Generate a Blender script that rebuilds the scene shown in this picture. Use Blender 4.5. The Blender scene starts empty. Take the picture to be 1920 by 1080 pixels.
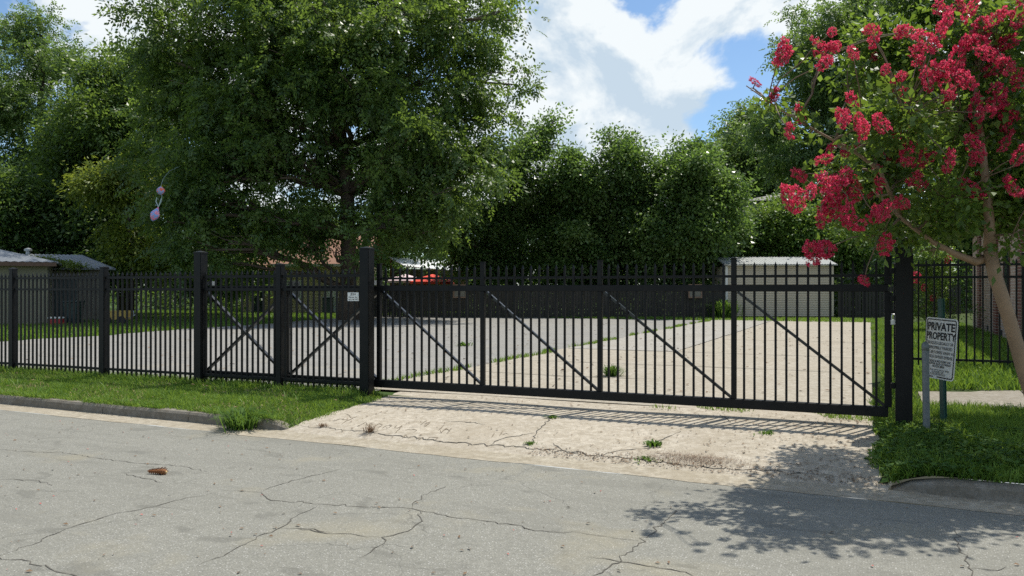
import bpy, bmesh, math, random
import numpy as np
from mathutils import Vector, Matrix

random.seed(7)
RNG = np.random.default_rng(11)
R = math.radians
scene = bpy.context.scene
COL = scene.collection

# ---------------------------------------------------------------- camera
# site frame: x runs along the gate line, y runs from the street into the lot,
# z = 0 is the lot; the photographer stands in the street at the origin.
YAW = R(24.0)
cam_d = bpy.data.cameras.new('camera')
cam_d.sensor_width = 36.0
cam_d.lens = 36.0 * 1507 / 1920
cam_d.clip_start = 0.1
cam_d.clip_end = 2000
cam = bpy.data.objects.new('camera', cam_d)
COL.objects.link(cam)
cam.location = (0, 0, 1.5)
cam.rotation_euler = (R(90.1), 0, YAW)
scene.camera = cam

# ---------------------------------------------------------------- sun, sky, exposure
SUN = Vector((0.20, 0.42, 1.0)).normalized()
sun_el = math.asin(SUN.z)
sun_az = math.atan2(SUN.x, SUN.y)
sd = bpy.data.lights.new('sun', 'SUN')
sd.energy = 4.6
sd.angle = R(0.53)
sd.color = (1.0, 0.95, 0.86)
so = bpy.data.objects.new('sun', sd)
COL.objects.link(so)
so.location = SUN * 60
so.rotation_euler = SUN.to_track_quat('Z', 'Y').to_euler()

world = bpy.data.worlds.new('World')
scene.world = world
world.use_nodes = True
wn = world.node_tree
wn.nodes.clear()
def wnode(t, **kw):
    n = wn.nodes.new(t)
    for k, v in kw.items():
        setattr(n, k, v)
    return n
def wl(a, b):
    wn.links.new(a, b)
w_out = wnode('ShaderNodeOutputWorld')
w_bg = wnode('ShaderNodeBackground')
w_bg.inputs['Strength'].default_value = 0.10
sky = wnode('ShaderNodeTexSky', sky_type='NISHITA')
sky.sun_disc = False
sky.sun_elevation = sun_el
sky.sun_rotation = sun_az
sky.altitude = 20
sky.air_density = 1.0
sky.dust_density = 0.6
sky.ozone_density = 2.0
tc = wnode('ShaderNodeTexCoord')
def wmath(op, a, b=None, clamp=False):
    n = wnode('ShaderNodeMath', operation=op, use_clamp=clamp)
    for i, v in enumerate((a, b)):
        if v is None: continue
        if isinstance(v, (int, float)): n.inputs[i].default_value = v
        else: wl(v, n.inputs[i])
    return n.outputs[0]
def wvec(op, a, b=None):
    n = wnode('ShaderNodeVectorMath', operation=op)
    for i, v in enumerate((a, b)):
        if v is None: continue
        if isinstance(v, (tuple, list, Vector)): n.inputs[i].default_value = v
        else: wl(v, n.inputs[i])
    return n
D = tc.outputs['Generated']
Ds = wvec('MULTIPLY', D, (1.0, 1.0, 1.45)).outputs[0]
def cloud_noise(off, scale, detail=9.0, rough=0.56, dist=0.25):
    n = wnode('ShaderNodeTexNoise')
    n.inputs['Scale'].default_value = scale
    n.inputs['Detail'].default_value = detail
    n.inputs['Roughness'].default_value = rough
    n.inputs['Distortion'].default_value = dist
    wl(wvec('ADD', Ds, off).outputs[0], n.inputs['Vector'])
    return n.outputs['Fac']
OFF = Vector((3.1, 1.7, 0.4))
n_big = cloud_noise(OFF, 6.2, 11.0, 0.58, 0.35)
n_lit = cloud_noise(OFF + Vector((SUN.x, SUN.y, SUN.z * 1.45)) * 0.030, 6.2, 11.0, 0.58, 0.35)
n_soft = cloud_noise(OFF + Vector((5, 2, 7)), 2.4, 3.0, 0.5, 0.0)
def sky_dir(azimuth, elevation):   # degrees right of the camera axis, degrees above the horizon
    a = R(azimuth) - YAW
    e = R(elevation)
    return Vector((math.sin(a) * math.cos(e), math.cos(a) * math.cos(e), math.sin(e)))
# cumulus banks: where they float in this sky, how wide they are and how dense
BANKS = [((4.5, 13.0), 0.16, 0.17), ((10.0, 10.0), 0.11, 0.18), ((1.5, 20.5), 0.12, 0.12), ((6.5, 5.5), 0.12, 0.18),
         ((13.0, 20.5), 0.07, 0.13), ((20.5, 19.0), 0.09, 0.16), ((21.0, 9.0), 0.07, 0.12), ((-22.0, 18.0), 0.22, 0.16),
         ((15.2, 13.6), 0.085, -0.26), ((9.5, 19.5), 0.05, -0.22), ((-28.5, 20.5), 0.05, -0.2), ((18.0, 15.5), 0.05, -0.10), ((13.4, 8.0), 0.035, -0.14)]
dens = wmath('ADD', wmath('ADD', wmath('MULTIPLY', wmath('SUBTRACT', n_big, 0.5), 1.55), 0.5), wmath('MULTIPLY', wmath('SUBTRACT', n_soft, 0.5), 0.35))
for (az, el), rad, amt in BANKS:
    dd = wvec('DISTANCE', D, sky_dir(az, el)).outputs['Value']
    mr = wnode('ShaderNodeMapRange', interpolation_type='SMOOTHSTEP')
    mr.inputs['From Min'].default_value = rad * 1.35
    mr.inputs['From Max'].default_value = rad * 0.35
    mr.inputs['To Min'].default_value = 0.0
    mr.inputs['To Max'].default_value = amt
    wl(dd, mr.inputs['Value'])
    dens = wmath('ADD', dens, mr.outputs['Result'])
mask = wnode('ShaderNodeMapRange', interpolation_type='SMOOTHSTEP')
mask.inputs['From Min'].default_value = 0.47
mask.inputs['From Max'].default_value = 0.64
wl(dens, mask.inputs['Value'])
shade = wmath('ADD', wmath('MULTIPLY', wmath('SUBTRACT', n_big, n_lit), 8.0), 0.80)
thick = wnode('ShaderNodeMapRange')
thick.inputs['From Min'].default_value = 0.62
thick.inputs['From Max'].default_value = 0.95
thick.inputs['To Max'].default_value = 0.30
wl(dens, thick.inputs['Value'])
shade = wmath('SUBTRACT', shade, thick.outputs['Result'], True)
ccol = wnode('ShaderNodeMix', data_type='RGBA')
ccol.inputs['A'].default_value = (5.0, 6.0, 6.9, 1)
ccol.inputs['B'].default_value = (7.9, 8.3, 8.4, 1)
wl(shade, ccol.inputs['Factor'])
skymix = wnode('ShaderNodeMix', data_type='RGBA')
wl(wmath('MULTIPLY', mask.outputs['Result'], 0.96), skymix.inputs['Factor'])
skyboost = wnode('ShaderNodeMix', data_type='RGBA', blend_type='MULTIPLY')
skyboost.inputs['Factor'].default_value = 1.0
skyboost.inputs['B'].default_value = (1.00, 1.14, 1.22, 1)
wl(sky.outputs['Color'], skyboost.inputs['A'])
wl(skyboost.outputs['Result'], skymix.inputs['A'])
wl(ccol.outputs['Result'], skymix.inputs['B'])
wl(skymix.outputs['Result'], w_bg.inputs['Color'])
wl(w_bg.outputs[0], w_out.inputs['Surface'])

vs = scene.view_settings
vs.view_transform = 'Standard'
vs.look = 'None'
vs.gamma = 1.0
vs.use_curve_mapping = False
vs.exposure = 0.25
scene.cycles.use_denoising = False
scene.cycles.max_bounces = 6
scene.cycles.diffuse_bounces = 3
scene.cycles.glossy_bounces = 2
scene.cycles.transmission_bounces = 4
scene.cycles.sample_clamp_indirect = 6.0

# ---------------------------------------------------------------- helpers
CY, SY = math.cos(YAW), math.sin(YAW)
def C(X, Y):
    """metres right of / ahead of the photographer -> site frame"""
    return (CY * X - SY * Y, SY * X + CY * Y)
def C3(X, Y, Z):
    a, b = C(X, Y)
    return Vector((a, b, Z))

def tag(o, label=None, cat=None, group=None, kind=None):
    if label: o['label'] = label
    if cat: o['category'] = cat
    if group: o['group'] = group
    if kind: o['kind'] = kind
    return o
def empty(name, loc=(0, 0, 0), rz=0.0):
    o = bpy.data.objects.new(name, None)
    COL.objects.link(o)
    o.location = loc
    o.rotation_euler = (0, 0, rz)
    o.empty_display_size = 0.2
    return o
def link(name, me, mat=None, parent=None, loc=None, rz=None, rot=None):
    o = bpy.data.objects.new(name, me)
    COL.objects.link(o)
    if mat is not None and len(me.materials) == 0:
        me.materials.append(mat)
    if parent is not None: o.parent = parent
    if loc is not None: o.location = loc
    if rz is not None: o.rotation_euler = (0, 0, rz)
    if rot is not None: o.rotation_euler = rot
    return o
def np_mesh(name, V, F, smooth=False):
    V = np.ascontiguousarray(V, dtype=np.float32).reshape(-1, 3)
    F = np.ascontiguousarray(F, dtype=np.int32)
    n, k = F.shape
    me = bpy.data.meshes.new(name)
    me.vertices.add(len(V))
    me.vertices.foreach_set('co', V.ravel())
    me.loops.add(n * k)
    me.loops.foreach_set('vertex_index', F.ravel())
    me.polygons.add(n)
    me.polygons.foreach_set('loop_start', np.arange(0, n * k, k, dtype=np.int32))
    me.polygons.foreach_set('loop_total', np.full(n, k, dtype=np.int32))
    if smooth:
        me.polygons.foreach_set('use_smooth', np.ones(n, dtype=bool))
    me.update(calc_edges=True)
    return me

class MB:
    """collects shapes for one mesh"""
    def __init__(self):
        self.v = []; self.f = []
    def add(self, vs, fs):
        b = len(self.v)
        self.v += [tuple(p) for p in vs]
        self.f += [tuple(i + b for i in f) for f in fs]
        return self
    def box(self, x0, x1, y0, y1, z0, z1):
        vs = [(x0,y0,z0),(x1,y0,z0),(x1,y1,z0),(x0,y1,z0),(x0,y0,z1),(x1,y0,z1),(x1,y1,z1),(x0,y1,z1)]
        fs = [(0,3,2,1),(4,5,6,7),(0,1,5,4),(1,2,6,5),(2,3,7,6),(3,0,4,7)]
        return self.add(vs, fs)
    def bar(self, a, b, w, h, up=(0, 0, 1)):
        a = Vector(a); b = Vector(b)
        d = (b - a).normalized()
        s = d.cross(Vector(up))
        if s.length < 1e-4: s = Vector((1, 0, 0))
        s.normalize(); t = s.cross(d).normalized()
        vs = []
        for p in (a, b):
            for i, j in ((-1,-1),(1,-1),(1,1),(-1,1)):
                vs.append(p + s * (i * w / 2) + t * (j * h / 2))
        fs = [(0,1,2,3),(7,6,5,4),(0,4,5,1),(1,5,6,2),(2,6,7,3),(3,7,4,0)]
        return self.add(vs, fs)
    def tube(self, pts, radii, n=7, caps=True):
        pts = [Vector(p) for p in pts]
        b = len(self.v)
        prev = None
        for i, p in enumerate(pts):
            d = (pts[min(i + 1, len(pts) - 1)] - pts[max(i - 1, 0)])
            d = d.normalized() if d.length > 1e-6 else Vector((0, 0, 1))
            if prev is None:
                s = d.cross(Vector((0.3, 1, 0.1))).normalized()
            else:
                s = (prev - d * prev.dot(d))
                s = s.normalized() if s.length > 1e-5 else d.cross(Vector((1, 0, 0))).normalized()
            prev = s
            t = d.cross(s)
            r = radii[i] if hasattr(radii, '__len__') else radii
            for k in range(n):
                a = 2 * math.pi * k / n
                self.v.append(tuple(p + s * (math.cos(a) * r) + t * (math.sin(a) * r)))
        for i in range(len(pts) - 1):
            for k in range(n):
                k2 = (k + 1) % n
                self.f.append((b + i*n + k, b + i*n + k2, b + (i+1)*n + k2, b + (i+1)*n + k))
        if caps:
            self.f.append(tuple(b + k for k in range(n))[::-1])
            self.f.append(tuple(b + (len(pts)-1)*n + k for k in range(n)))
        return self
    def lathe(self, prof, n=16, origin=(0, 0, 0)):
        b = len(self.v); ox, oy, oz = origin
        for r, z in prof:
            for k in range(n):
                a = 2 * math.pi * k / n
                self.v.append((ox + r * math.cos(a), oy + r * math.sin(a), oz + z))
        for i in range(len(prof) - 1):
            for k in range(n):
                k2 = (k + 1) % n
                self.f.append((b+i*n+k, b+i*n+k2, b+(i+1)*n+k2, b+(i+1)*n+k))
        self.f.append(tuple(b + k for k in range(n))[::-1])
        self.f.append(tuple(b + (len(prof)-1)*n + k for k in range(n)))
        return self
    def mesh(self, name, smooth=False):
        me = bpy.data.meshes.new(name)
        me.from_pydata(self.v, [], self.f)
        me.update()
        if smooth:
            me.polygons.foreach_set('use_smooth', [True] * len(me.polygons))
        return me
    def build(self, name, mat, parent=None, loc=None, smooth=False, bevel=0.0, rz=None, rot=None):
        me = self.mesh(name, smooth)
        if bevel > 0:
            bm = bmesh.new(); bm.from_mesh(me)
            bmesh.ops.bevel(bm, geom=bm.edges[:], offset=bevel, segments=1, affect='EDGES', profile=0.6)
            bm.to_mesh(me); bm.free()
        return link(name, me, mat, parent, loc, rz, rot)

# ---------------------------------------------------------------- materials
class NT:
    def __init__(self, name):
        self.m = bpy.data.materials.new(name)
        self.m.use_nodes = True
        self.t = self.m.node_tree
        self.t.nodes.clear()
        self.out = self.n('ShaderNodeOutputMaterial')
        self.p = self.n('ShaderNodeBsdfPrincipled')
        self.l(self.p.outputs[0], self.out.inputs['Surface'])
        self._co = None
    def n(self, t, **kw):
        n = self.t.nodes.new(t)
        for k, v in kw.items(): setattr(n, k, v)
        return n
    def l(self, a, b): self.t.links.new(a, b)
    def setv(self, sock, v):
        if isinstance(v, (int, float)): sock.default_value = v
        elif isinstance(v, (tuple, list)):
            sock.default_value = tuple(v) + ((1,) if len(v) == 3 and sock.type == 'RGBA' else ())
        else: self.l(v, sock)
    def co(self):
        if self._co is None:
            g = self.n('ShaderNodeNewGeometry')
            self._co = g.outputs['Position']
        return self._co
    def obj(self):
        return self.n('ShaderNodeTexCoord').outputs['Object']
    def noise(self, scale, detail=4, rough=0.55, dist=0.0, vec=None, out='Fac'):
        n = self.n('ShaderNodeTexNoise')
        n.inputs['Scale'].default_value = scale
        n.inputs['Detail'].default_value = detail
        n.inputs['Roughness'].default_value = rough
        n.inputs['Distortion'].default_value = dist
        self.l(vec if vec is not None else self.co(), n.inputs['Vector'])
        return n.outputs[out]
    def vor(self, scale, feature='F1', out='Distance', vec=None, rnd=1.0):
        n = self.n('ShaderNodeTexVoronoi', feature=feature)
        n.inputs['Scale'].default_value = scale
        n.inputs['Randomness'].default_value = rnd
        self.l(vec if vec is not None else self.co(), n.inputs['Vector'])
        return n.outputs[out]
    def ramp(self, fac, stops, interp='LINEAR'):
        n = self.n('ShaderNodeValToRGB')
        cr = n.color_ramp
        cr.interpolation = interp
        while len(cr.elements) < len(stops): cr.elements.new(0.5)
        for e, (p, c) in zip(cr.elements, stops):
            e.position = p
            e.color = (c, c, c, 1) if isinstance(c, (int, float)) else tuple(c) + (1,)
        self.l(fac, n.inputs['Fac'])
        return n.outputs['Color']
    def mix(self, f, a, b, mode='MIX'):
        n = self.n('ShaderNodeMix', data_type='RGBA', blend_type=mode)
        self.setv(n.inputs['Factor'], f); self.setv(n.inputs['A'], a); self.setv(n.inputs['B'], b)
        return n.outputs['Result']
    def math(self, op, a, b=None, clamp=False):
        n = self.n('ShaderNodeMath', operation=op, use_clamp=clamp)
        self.setv(n.inputs[0], a)
        if b is not None: self.setv(n.inputs[1], b)
        return n.outputs[0]
    def map(self, vec, scale=(1, 1, 1), loc=(0, 0, 0), rot=(0, 0, 0)):
        n = self.n('ShaderNodeMapping')
        n.inputs['Scale'].default_value = scale
        n.inputs['Location'].default_value = loc
        n.inputs['Rotation'].default_value = rot
        self.l(vec, n.inputs['Vector'])
        return n.outputs[0]
    def bump(self, h, strength=0.4, dist=0.01):
        b = self.n('ShaderNodeBump')
        b.inputs['Strength'].default_value = strength
        b.inputs['Distance'].default_value = dist
        self.l(h, b.inputs['Height'])
        self.l(b.outputs[0], self.p.inputs['Normal'])
    def done(self, color=None, rough=None, metal=None, spec=None):
        if color is not None: self.setv(self.p.inputs['Base Color'], color)
        if rough is not None: self.setv(self.p.inputs['Roughness'], rough)
        if metal is not None: self.setv(self.p.inputs['Metallic'], metal)
        if spec is not None: self.setv(self.p.inputs['Specular IOR Level'], spec)
        return self.m

def m_asphalt(name, base, tint, speck=0.34, scale=1.0):
    t = NT(name)
    big = t.noise(0.55, 5, 0.6, 0.3)
    mid = t.noise(4.5, 5, 0.65)
    c = t.mix(big, [b * 0.88 for b in base], [b * 1.14 for b in base])
    c = t.mix(t.ramp(mid, [(0.35, 0.0), (0.75, 0.55)]), c, tint)
    fine = t.noise(95 * scale, 3, 0.7)
    c = t.mix(t.ramp(fine, [(0.32, 0.85), (0.54, 0.0)]), c, [b * 0.42 for b in base])
    grit = t.noise(26 * scale, 4, 0.7)
    c = t.mix(t.ramp(grit, [(0.36, 0.5), (0.52, 0.0)]), c, [b * 0.6 for b in base])
    cell = t.n('ShaderNodeTexVoronoi', feature='F1')
    cell.inputs['Scale'].default_value = 62 * scale
    t.l(t.co(), cell.inputs['Vector'])
    sep = t.n('ShaderNodeSeparateColor')
    t.l(cell.outputs['Color'], sep.inputs[0])
    stone = t.math('MULTIPLY', t.ramp(cell.outputs['Distance'], [(0.22, 1.0), (0.38, 0.0)]),
                   t.ramp(sep.outputs[0], [(0.45, 0.0), (1.0, 0.75)]))
    c = t.mix(stone, c, (speck, speck * 0.98, speck * 0.92))
    # small oil spots and darker patches
    st = t.noise(1.7, 3, 0.5, 0.6, t.map(t.co(), (1.0, 2.2, 1.0), (13, 4, 0)))
    c = t.mix(t.ramp(st, [(0.61, 0.0), (0.68, 0.55)]), c, [b * 0.52 for b in base])
    lane = t.noise(0.8, 5, 0.7, 0.3, t.map(t.co(), (0.35, 2.4, 1.0), (3, 8, 0)))
    c = t.mix(t.ramp(lane, [(0.50, 0.0), (0.66, 0.55)]), c, [b * 0.64 for b in base])
    tan = t.noise(0.9, 4, 0.6, 0.2, t.map(t.co(), (1, 1, 1), (40, 9, 0)))
    c = t.mix(t.ramp(tan, [(0.58, 0.0), (0.78, 0.45)]), c, (base[0] * 1.25, base[1] * 1.12, base[2] * 0.85))
    wv = t.n('ShaderNodeVectorMath', operation='ADD')
    t.l(t.co(), wv.inputs[0])
    wob_ = t.n('ShaderNodeVectorMath', operation='SCALE'); wob_.inputs['Scale'].default_value = 0.5
    t.l(t.noise(1.3, 4, 0.6, 0, None, 'Color'), wob_.inputs[0]); t.l(wob_.outputs[0], wv.inputs[1])
    for sc, wd, am in ((0.75, 0.0045, 0.75), (1.9, 0.006, 0.5)):
        e = t.vor(sc, 'DISTANCE_TO_EDGE', 'Distance', wv.outputs[0])
        hair = t.math('MULTIPLY', t.ramp(e, [(0.0, 1.0), (wd, 0.0)]), t.ramp(t.noise(0.6 * sc + .3, 3, 0.5, 0, t.map(t.co(), (1, 1, 1), (21 * sc, 5, 0))), [(0.44, 0.0), (0.58, am)]))
        c = t.mix(hair, c, [b * 0.40 for b in base])
    t.bump(t.math('ADD', t.math('MULTIPLY', fine, 0.6), t.math('MULTIPLY', cell.outputs['Distance'], -0.6)), 0.55, 0.006)
    return t.done(c, 0.88, spec=0.3)
def m_concrete(name, base, stain=(0.20, 0.15, 0.10), dirt=0.5):
    t = NT(name)
    big = t.noise(0.8, 6, 0.62, 0.4)
    c = t.mix(big, [b * 0.74 for b in base], [b * 1.14 for b in base])
    mid = t.noise(6, 6, 0.7)
    c = t.mix(t.ramp(mid, [(0.40, 0.0), (0.68, dirt)]), c, [base[0] * 0.62, base[1] * 0.58, base[2] * 0.50])
    blot = t.noise(1.6, 7, 0.72, 0.8, t.map(t.co(), (1, 1, 1), (7, 3, 0)))
    c = t.mix(t.ramp(blot, [(0.50, 0.0), (0.66, 0.45)]), c, [base[0] * 0.72, base[1] * 0.70, base[2] * 0.66])
    fine = t.noise(70, 4, 0.75)
    c = t.mix(t.ramp(fine, [(0.30, 0.8), (0.50, 0.0)]), c, [b * 0.5 for b in base])
    streak = t.noise(2.2, 5, 0.7, 0.2, t.map(t.co(), (1.0, 5.0, 1.0)))
    c = t.mix(t.ramp(streak, [(0.56, 0.0), (0.74, 0.50)]), c, stain)
    mott = t.noise(13, 5, 0.75, 0.5)
    c = t.mix(t.ramp(mott, [(0.38, 0.75), (0.52, 0.0)]), c, [base[0] * 0.60, base[1] * 0.57, base[2] * 0.52])
    c = t.mix(t.ramp(mott, [(0.54, 0.0), (0.68, 0.5)]), c, [min(1, b * 1.28) for b in base])
    trk = t.noise(0.55, 5, 0.65, 0.5, t.map(t.co(), (1.6, 0.5, 1.0), (9, 2, 0)))
    c = t.mix(t.ramp(trk, [(0.50, 0.0), (0.66, 0.5)]), c, [base[0] * 0.70, base[1] * 0.67, base[2] * 0.62])
    pits = t.vor(26)
    c = t.mix(t.ramp(pits, [(0.05, 0.55), (0.11, 0.0)]), c, [b * 0.4 for b in base])
    t.bump(t.math('ADD', fine, t.math('MULTIPLY', mid, 1.5)), 0.5, 0.006)
    return t.done(c, 0.9, spec=0.25)
def m_plain(name, col, rough=0.6, metal=0.0, spec=0.5, var=0.25, scale=3.0, bump=0.0, bscale=30):
    t = NT(name)
    n = t.noise(scale, 5, 0.6)
    c = t.mix(n, [b * (1 - var) for b in col], [min(1, b * (1 + var)) for b in col])
    if bump > 0: t.bump(t.noise(bscale, 4, 0.6), bump, 0.004)
    return t.done(c, rough, metal, spec)
def m_leaf(name, dark, mid, light, trans=0.34, rough=0.42, tl=(0.30, 0.46, 0.06), patch=0.35, spec=0.35):
    t = NT(name)
    g = t.n('ShaderNodeNewGeometry')
    c = t.ramp(g.outputs['Random Per Island'], [(0.0, dark), (0.55, mid), (1.0, light)])
    pn = t.noise(patch, 3, 0.6)
    c = t.mix(t.ramp(pn, [(0.42, 0.0), (0.68, 0.65)]), c, light)
    dn = t.noise(patch * 1.7, 3, 0.6, 0, t.map(t.co(), (1, 1, 1), (31, 17, 5)))
    c = t.mix(t.ramp(dn, [(0.50, 0.0), (0.68, 0.7)]), c, dark)
    t.done(c, rough, spec=spec)
    tr = t.n('ShaderNodeBsdfTranslucent')
    t.l(t.mix(0.55, c, tl), tr.inputs['Color'])
    ms = t.n('ShaderNodeMixShader')
    ms.inputs[0].default_value = trans
    t.l(t.p.outputs[0], ms.inputs[1]); t.l(tr.outputs[0], ms.inputs[2])
    t.l(ms.outputs[0], t.out.inputs['Surface'])
    return t.m
def m_bark(name, col):
    t = NT(name)
    v = t.map(t.co(), (6, 6, 1.2))
    n = t.noise(3.0, 6, 0.7, 0.6, v)
    c = t.mix(n, [b * 0.45 for b in col], [b * 1.35 for b in col])
    t.bump(n, 0.8, 0.03)
    return t.done(c, 0.9, spec=0.2)

M = {}
M['road'] = m_asphalt('street_asphalt', (0.238, 0.233, 0.199), (0.196, 0.192, 0.164), 0.50)
M['lot'] = m_asphalt('lot_asphalt', (0.275, 0.266, 0.243), (0.215, 0.208, 0.19), 0.42, 0.6)
M['apron'] = m_concrete('apron_concrete', (0.455, 0.41, 0.335))
M['slab'] = m_concrete('slab_concrete', (0.41, 0.375, 0.31), (0.25, 0.18, 0.12), 0.75)
M['slab_grey'] = m_concrete('grey_slab_concrete', (0.38, 0.365, 0.33), (0.2, 0.18, 0.15), 0.5)
M['gutter'] = m_concrete('gutter_concrete', (0.40, 0.36, 0.285), (0.24, 0.2, 0.15), 0.7)
M['kerb'] = m_concrete('kerb_concrete', (0.24, 0.22, 0.185), (0.14, 0.12, 0.09), 0.8)
M['path'] = m_concrete('path_concrete', (0.31, 0.285, 0.24), (0.2, 0.16, 0.12), 0.6)
M['crack'] = m_plain('crack_dirt', (0.085, 0.078, 0.064), 0.95, var=0.5, scale=9)
M['scratch'] = m_plain('scratch_dirt', (0.20, 0.165, 0.12), 0.95, var=0.4, scale=20)
def m_fence():
    t = NT('dusty_black_powder_coat')
    n = t.noise(7, 6, 0.7); f = t.noise(60, 4, 0.7)
    c = t.mix(t.ramp(n, [(0.45, 0.0), (0.75, 0.7)]), (0.0040, 0.0048, 0.0052), (0.016, 0.0155, 0.014))
    c = t.mix(t.ramp(f, [(0.60, 0.0), (0.75, 0.6)]), c, (0.03, 0.026, 0.022))
    return t.done(c, t.math('ADD', t.math('MULTIPLY', n, 0.3), 0.32), spec=0.25)
M['fence'] = m_fence()
M['fence_gloss'] = m_plain('glossy_black_tube', (0.008, 0.009, 0.010), 0.30, spec=0.6, var=0.3, scale=5)
M['fence_plain'] = m_plain('black_powder_coat', (0.0038, 0.0046, 0.0050), 0.45, spec=0.22, var=0.3, scale=2.0)
M['fence_old'] = m_plain('dusty_black_paint', (0.017, 0.019, 0.021), 0.45, spec=0.45, var=0.35, scale=4.0)
M['steel'] = m_plain('galvanised_steel', (0.34, 0.36, 0.37), 0.42, 0.75, var=0.3, scale=14, bump=0.15)
M['old_steel'] = m_plain('weathered_galvanised_steel', (0.17, 0.19, 0.195), 0.6, 0.3, var=0.35, scale=14, bump=0.15)
M['silver'] = m_plain('padlock_steel', (0.55, 0.56, 0.57), 0.3, 0.8, var=0.1)
M['green_post'] = m_plain('green_post_paint', (0.02, 0.075, 0.06), 0.5, var=0.3, scale=12)
M['sign_white'] = m_plain('sign_white_paint', (0.80, 0.80, 0.76), 0.5, var=0.10, scale=9)
M['sign_black'] = m_plain('sign_black_ink', (0.018, 0.018, 0.02), 0.6, var=0.2)
M['sign_grey'] = m_plain('sign_faded_ink', (0.10, 0.10, 0.10), 0.6, var=0.2)
M['soil'] = None
def m_soil():
    t = NT('verge_soil')
    n = t.noise(2.2, 5, 0.65); f = t.noise(30, 4, 0.7)
    c = t.ramp(n, [(0.3, (0.035, 0.06, 0.018)), (0.55, (0.055, 0.085, 0.022)), (0.72, (0.12, 0.10, 0.055))])
    c = t.mix(t.ramp(f, [(0.35, 0.6), (0.6, 0.0)]), c, (0.03, 0.035, 0.015))
    t.bump(f, 0.8, 0.02)
    return t.done(c, 0.95, spec=0.1)
M['soil'] = m_soil()
def m_ground():
    t = NT('far_ground')
    n = t.noise(0.25, 5, 0.65)
    c = t.ramp(n, [(0.3, (0.03, 0.055, 0.015)), (0.6, (0.055, 0.09, 0.025)), (0.8, (0.11, 0.09, 0.05))])
    return t.done(c, 0.95, spec=0.1)
M['ground'] = m_ground()
M['grass'] = m_leaf('verge_grass_blades', (0.062, 0.135, 0.016), (0.118, 0.228, 0.030), (0.21, 0.32, 0.070), 0.40, 0.55, (0.38, 0.52, 0.06), 1.6, 0.2)
M['lawn'] = m_leaf('lawn_grass_blades', (0.055, 0.12, 0.014), (0.10, 0.20, 0.024), (0.17, 0.29, 0.05), 0.4, 0.5, (0.36, 0.52, 0.05), 0.9)
M['weed'] = m_leaf('weed_leaves', (0.035, 0.085, 0.016), (0.06, 0.13, 0.024), (0.10, 0.18, 0.04), 0.35, 0.65, (0.25, 0.4, 0.05), 2.0, 0.15)
M['straw'] = m_plain('dry_straw', (0.34, 0.27, 0.13), 0.85, var=0.35, scale=30)
M['dry'] = m_plain('dry_leaf', (0.16, 0.10, 0.055), 0.85, var=0.5, scale=40)
M['dirt'] = m_plain('brown_dirt', (0.15, 0.085, 0.05), 0.95, var=0.4, scale=30)
M['petal_floor'] = m_plain('fallen_petal', (0.42, 0.06, 0.05), 0.7, var=0.4, scale=30)
M['pecan_leaf'] = m_leaf('pecan_leaves', (0.036, 0.078, 0.022), (0.074, 0.138, 0.038), (0.140, 0.205, 0.052), 0.46, 0.38, (0.30, 0.44, 0.05), 0.42)
M['pale_leaf'] = m_leaf('pale_tree_leaves', (0.050, 0.096, 0.030), (0.090, 0.150, 0.046), (0.15, 0.215, 0.07), 0.46, 0.42)
M['dark_leaf'] = m_leaf('dark_tree_leaves', (0.032, 0.068, 0.022), (0.058, 0.108, 0.032), (0.10, 0.16, 0.045), 0.42, 0.42)
M['yellow_leaf'] = m_leaf('yellow_green_leaves', (0.07, 0.115, 0.016), (0.12, 0.18, 0.025), (0.22, 0.27, 0.05), 0.4, 0.45, (0.42, 0.5, 0.05))
M['vine_leaf'] = m_leaf('vine_leaves', (0.050, 0.102, 0.032), (0.096, 0.170, 0.052), (0.165, 0.240, 0.075), 0.48, 0.34, (0.26, 0.42, 0.05), 0.5)
M['bright_leaf'] = m_leaf('bright_shrub_leaves', (0.045, 0.10, 0.018), (0.085, 0.16, 0.026), (0.15, 0.23, 0.05), 0.36, 0.4, (0.34, 0.5, 0.06), 0.5)
M['myrtle_leaf'] = m_leaf('crape_myrtle_leaves', (0.034, 0.078, 0.018), (0.068, 0.135, 0.027), (0.13, 0.195, 0.042), 0.42, 0.36, (0.38, 0.55, 0.05), 1.4)
M['bark'] = m_bark('pecan_bark', (0.13, 0.10, 0.075))
M['bark_dark'] = m_bark('dark_bark', (0.075, 0.06, 0.048))
M['myrtle_bark'] = m_plain('crape_myrtle_bark', (0.25, 0.165, 0.095), 0.6, var=0.45, scale=7, bump=0.2, bscale=16)
def m_flower():
    t = NT('crape_myrtle_blossom')
    g = t.n('ShaderNodeNewGeometry')
    c = t.ramp(g.outputs['Random Per Island'], [(0.0, (0.50, 0.022, 0.070)), (0.5, (0.76, 0.048, 0.145)), (1.0, (0.90, 0.22, 0.32))])
    t.done(c, 0.6, spec=0.2)
    tr = t.n('ShaderNodeBsdfTranslucent')
    t.l(t.mix(0.3, c, (0.95, 0.07, 0.14)), tr.inputs['Color'])
    ms = t.n('ShaderNodeMixShader'); ms.inputs[0].default_value = 0.55
    t.l(t.p.outputs[0], ms.inputs[1]); t.l(tr.outputs[0], ms.inputs[2])
    t.l(ms.outputs[0], t.out.inputs['Surface'])
    return t.m
M['twig'] = m_plain('crape_myrtle_twig', (0.15, 0.10, 0.06), 0.7, var=0.3, scale=9)
M['flower'] = m_flower()
M['stalk'] = m_plain('blossom_stalk', (0.16, 0.12, 0.05), 0.7, var=0.3)

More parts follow.
